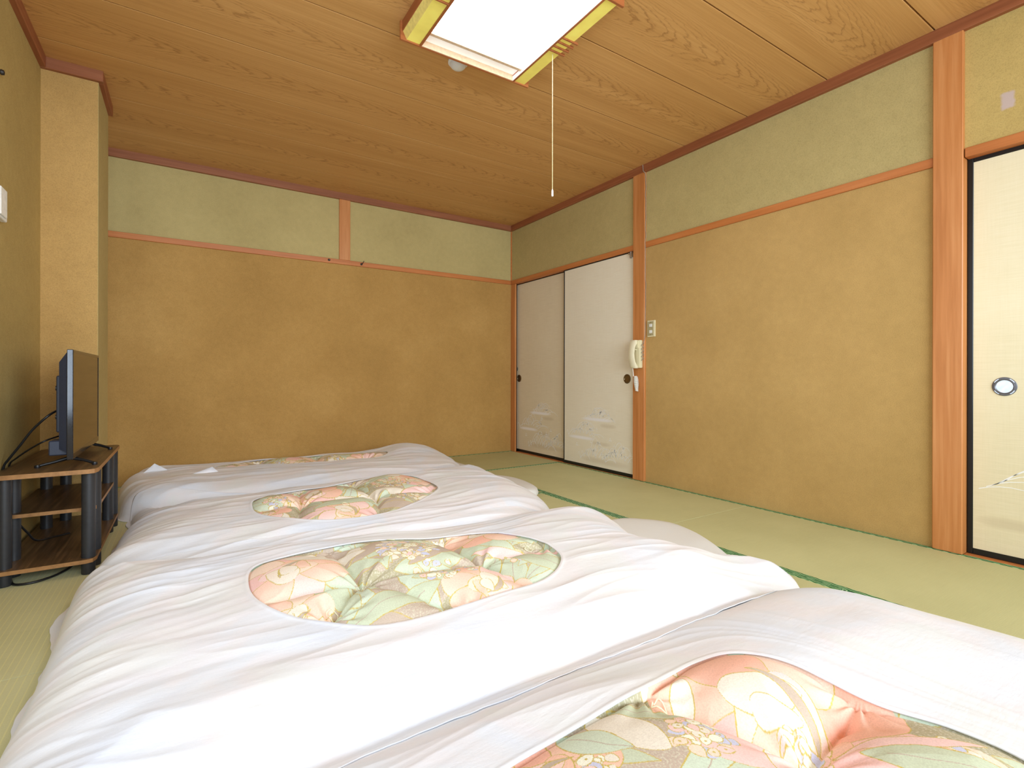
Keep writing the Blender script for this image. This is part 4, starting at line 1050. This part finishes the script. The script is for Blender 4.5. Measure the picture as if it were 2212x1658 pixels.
    for (a, b) in d['strings']:
        z = float(quilt_top(i, np.array([[a]]), np.array([[b]]))[0, 0])
        th = rs.uniform(0, 6.28); pts = []
        L = 0.030
        for k in range(15):
            u = k / 14
            px = a + math.cos(th) * L * math.sin(math.pi * u) - math.sin(th) * L * .5 * math.sin(2 * math.pi * u); py = b + math.sin(th) * L * math.sin(math.pi * u) + math.cos(th) * L * .5 * math.sin(2 * math.pi * u)
            pz = float(quilt_top(i, np.array([[px]]), np.array([[py]]))[0, 0]) + 0.002 + 0.004 * math.sin(math.pi * u)
            pts.append((px - ox, py - oy, pz))
        s = tube('tuft_string', pts, 0.0013, M_STRING, q, 6)
    return t
D[1]['strings'] = []
D[2]['strings'] = [(.62, 2.30)]
D[3]['strings'] = [(.335, 1.345), (1.005, 1.455), (.63, 1.745)]
D[4]['strings'] = [(.735, .65)]
duv = {i: build_duvet(i) for i in (1, 2, 3, 4)}

# loose corners of the covers
def flap(i, tri, label, mat=M_CLOTH):
    t = duv[i]; ox, oy = t.location.x, t.location.y
    A, B, C_, = [np.array(p, float) for p in tri]
    n = 14; V = []; 
    for a in range(n):
        for b in range(n):
            u, v = a / (n - 1), b / (n - 1)
            p = A * (1 - u) * (1) + (B * (1 - v) + C_ * v) * u
            p = p + np.array([0, .012, .0]) * math.sin(math.pi * u) * math.sin(3 * v)
            V.append(p)
    V = np.array(V); V[:, 0] -= ox; V[:, 1] -= oy
    V2 = V + np.array([0, .0025, 0])
    F = grid_faces(n, n); F2 = F[:, ::-1] + n * n
    me = np_mesh('cover_corner', np.vstack([V, V2]), np.vstack([F, F2]))
    o = link('cover_corner', me, mat, t); return o
flap(1, [(-.165, 3.97, .222), (-.30, 3.90, .10), (-.06, 3.97, .15)], '')
flap(1, [(.145, 3.72, .210), (-.02, 3.70, .16), (.20, 3.74, .15)], '')

# futon mattresses under the duvets; their ends show at the right
def mattress(pts, z1, label, seed):
    P = spline(pts, 120, True); c = P.mean(0)
    t = bpy.data.objects.new('futon_mattress', None)
    prof = [(0.2, 0.002), (0.90, 0.002), (0.955, 0.006), (0.985, 0.25), (1.0, 0.50), (0.993, 0.72), (0.975, 0.87), (0.94, 0.96), (0.89, 1.0), (0.8, 1.0), (0.6, 1.0), (0.3, 1.0), (0.02, 1.0)]
    rows = []
    for s, h in prof:
        Q = c + (P - c) * s
        z = np.full(len(Q), max(0.002, h * z1)) + (0.006 * perlin(Q[:, 0] * 6, Q[:, 1] * 6, seed) * (1 if h > .8 else 0))
        rows.append(np.column_stack([Q, z]))
    G = np.stack(rows, 1)
    me = np_mesh('futon_mattress', G.reshape(-1, 3) - np.array([c[0], c[1], 0]), grid_faces(120, len(prof), True)[:, ::-1])
    o = link('futon_mattress', me, M_SHEET, None, (c[0], c[1], 0)); tag(o, label, 'mattress', 'mattresses under the duvets')
mattress([(-.10, 3.52), (.9, 3.48), (1.80, 3.50), (1.93, 3.6), (1.94, 3.95), (1.85, 4.14), (.8, 4.18), (-.12, 4.15), (-.16, 3.85)], .075, 'white futon mattress hidden under the farthest duvet', 1)
mattress([(-.05, 2.58), (.9, 2.54), (1.75, 2.56), (1.90, 2.62), (1.96, 2.75), (1.985, 2.95), (1.93, 3.10), (1.78, 3.16), (.8, 3.2), (-.05, 3.2), (-.09, 2.9)], .085, 'white futon mattress whose rounded end shows right of the second duvet from the back', 2)
mattress([(-.05, 1.12), (.9, 1.10), (1.70, 1.13), (1.84, 1.22), (1.93, 1.36), (2.00, 1.50), (2.02, 1.66), (1.95, 1.78), (1.78, 1.84), (.8, 1.84), (-.05, 1.82), (-.09, 1.5)], .085, 'white futon mattress whose rounded end juts out right of the middle duvet', 3)
mattress([(-.05, -.02), (.9, -.04), (1.60, -.02), (1.68, .15), (1.68, .50), (1.60, .66), (.8, .70), (-.05, .68), (-.09, .3)], .075, 'white futon mattress hidden under the nearest duvet', 4)
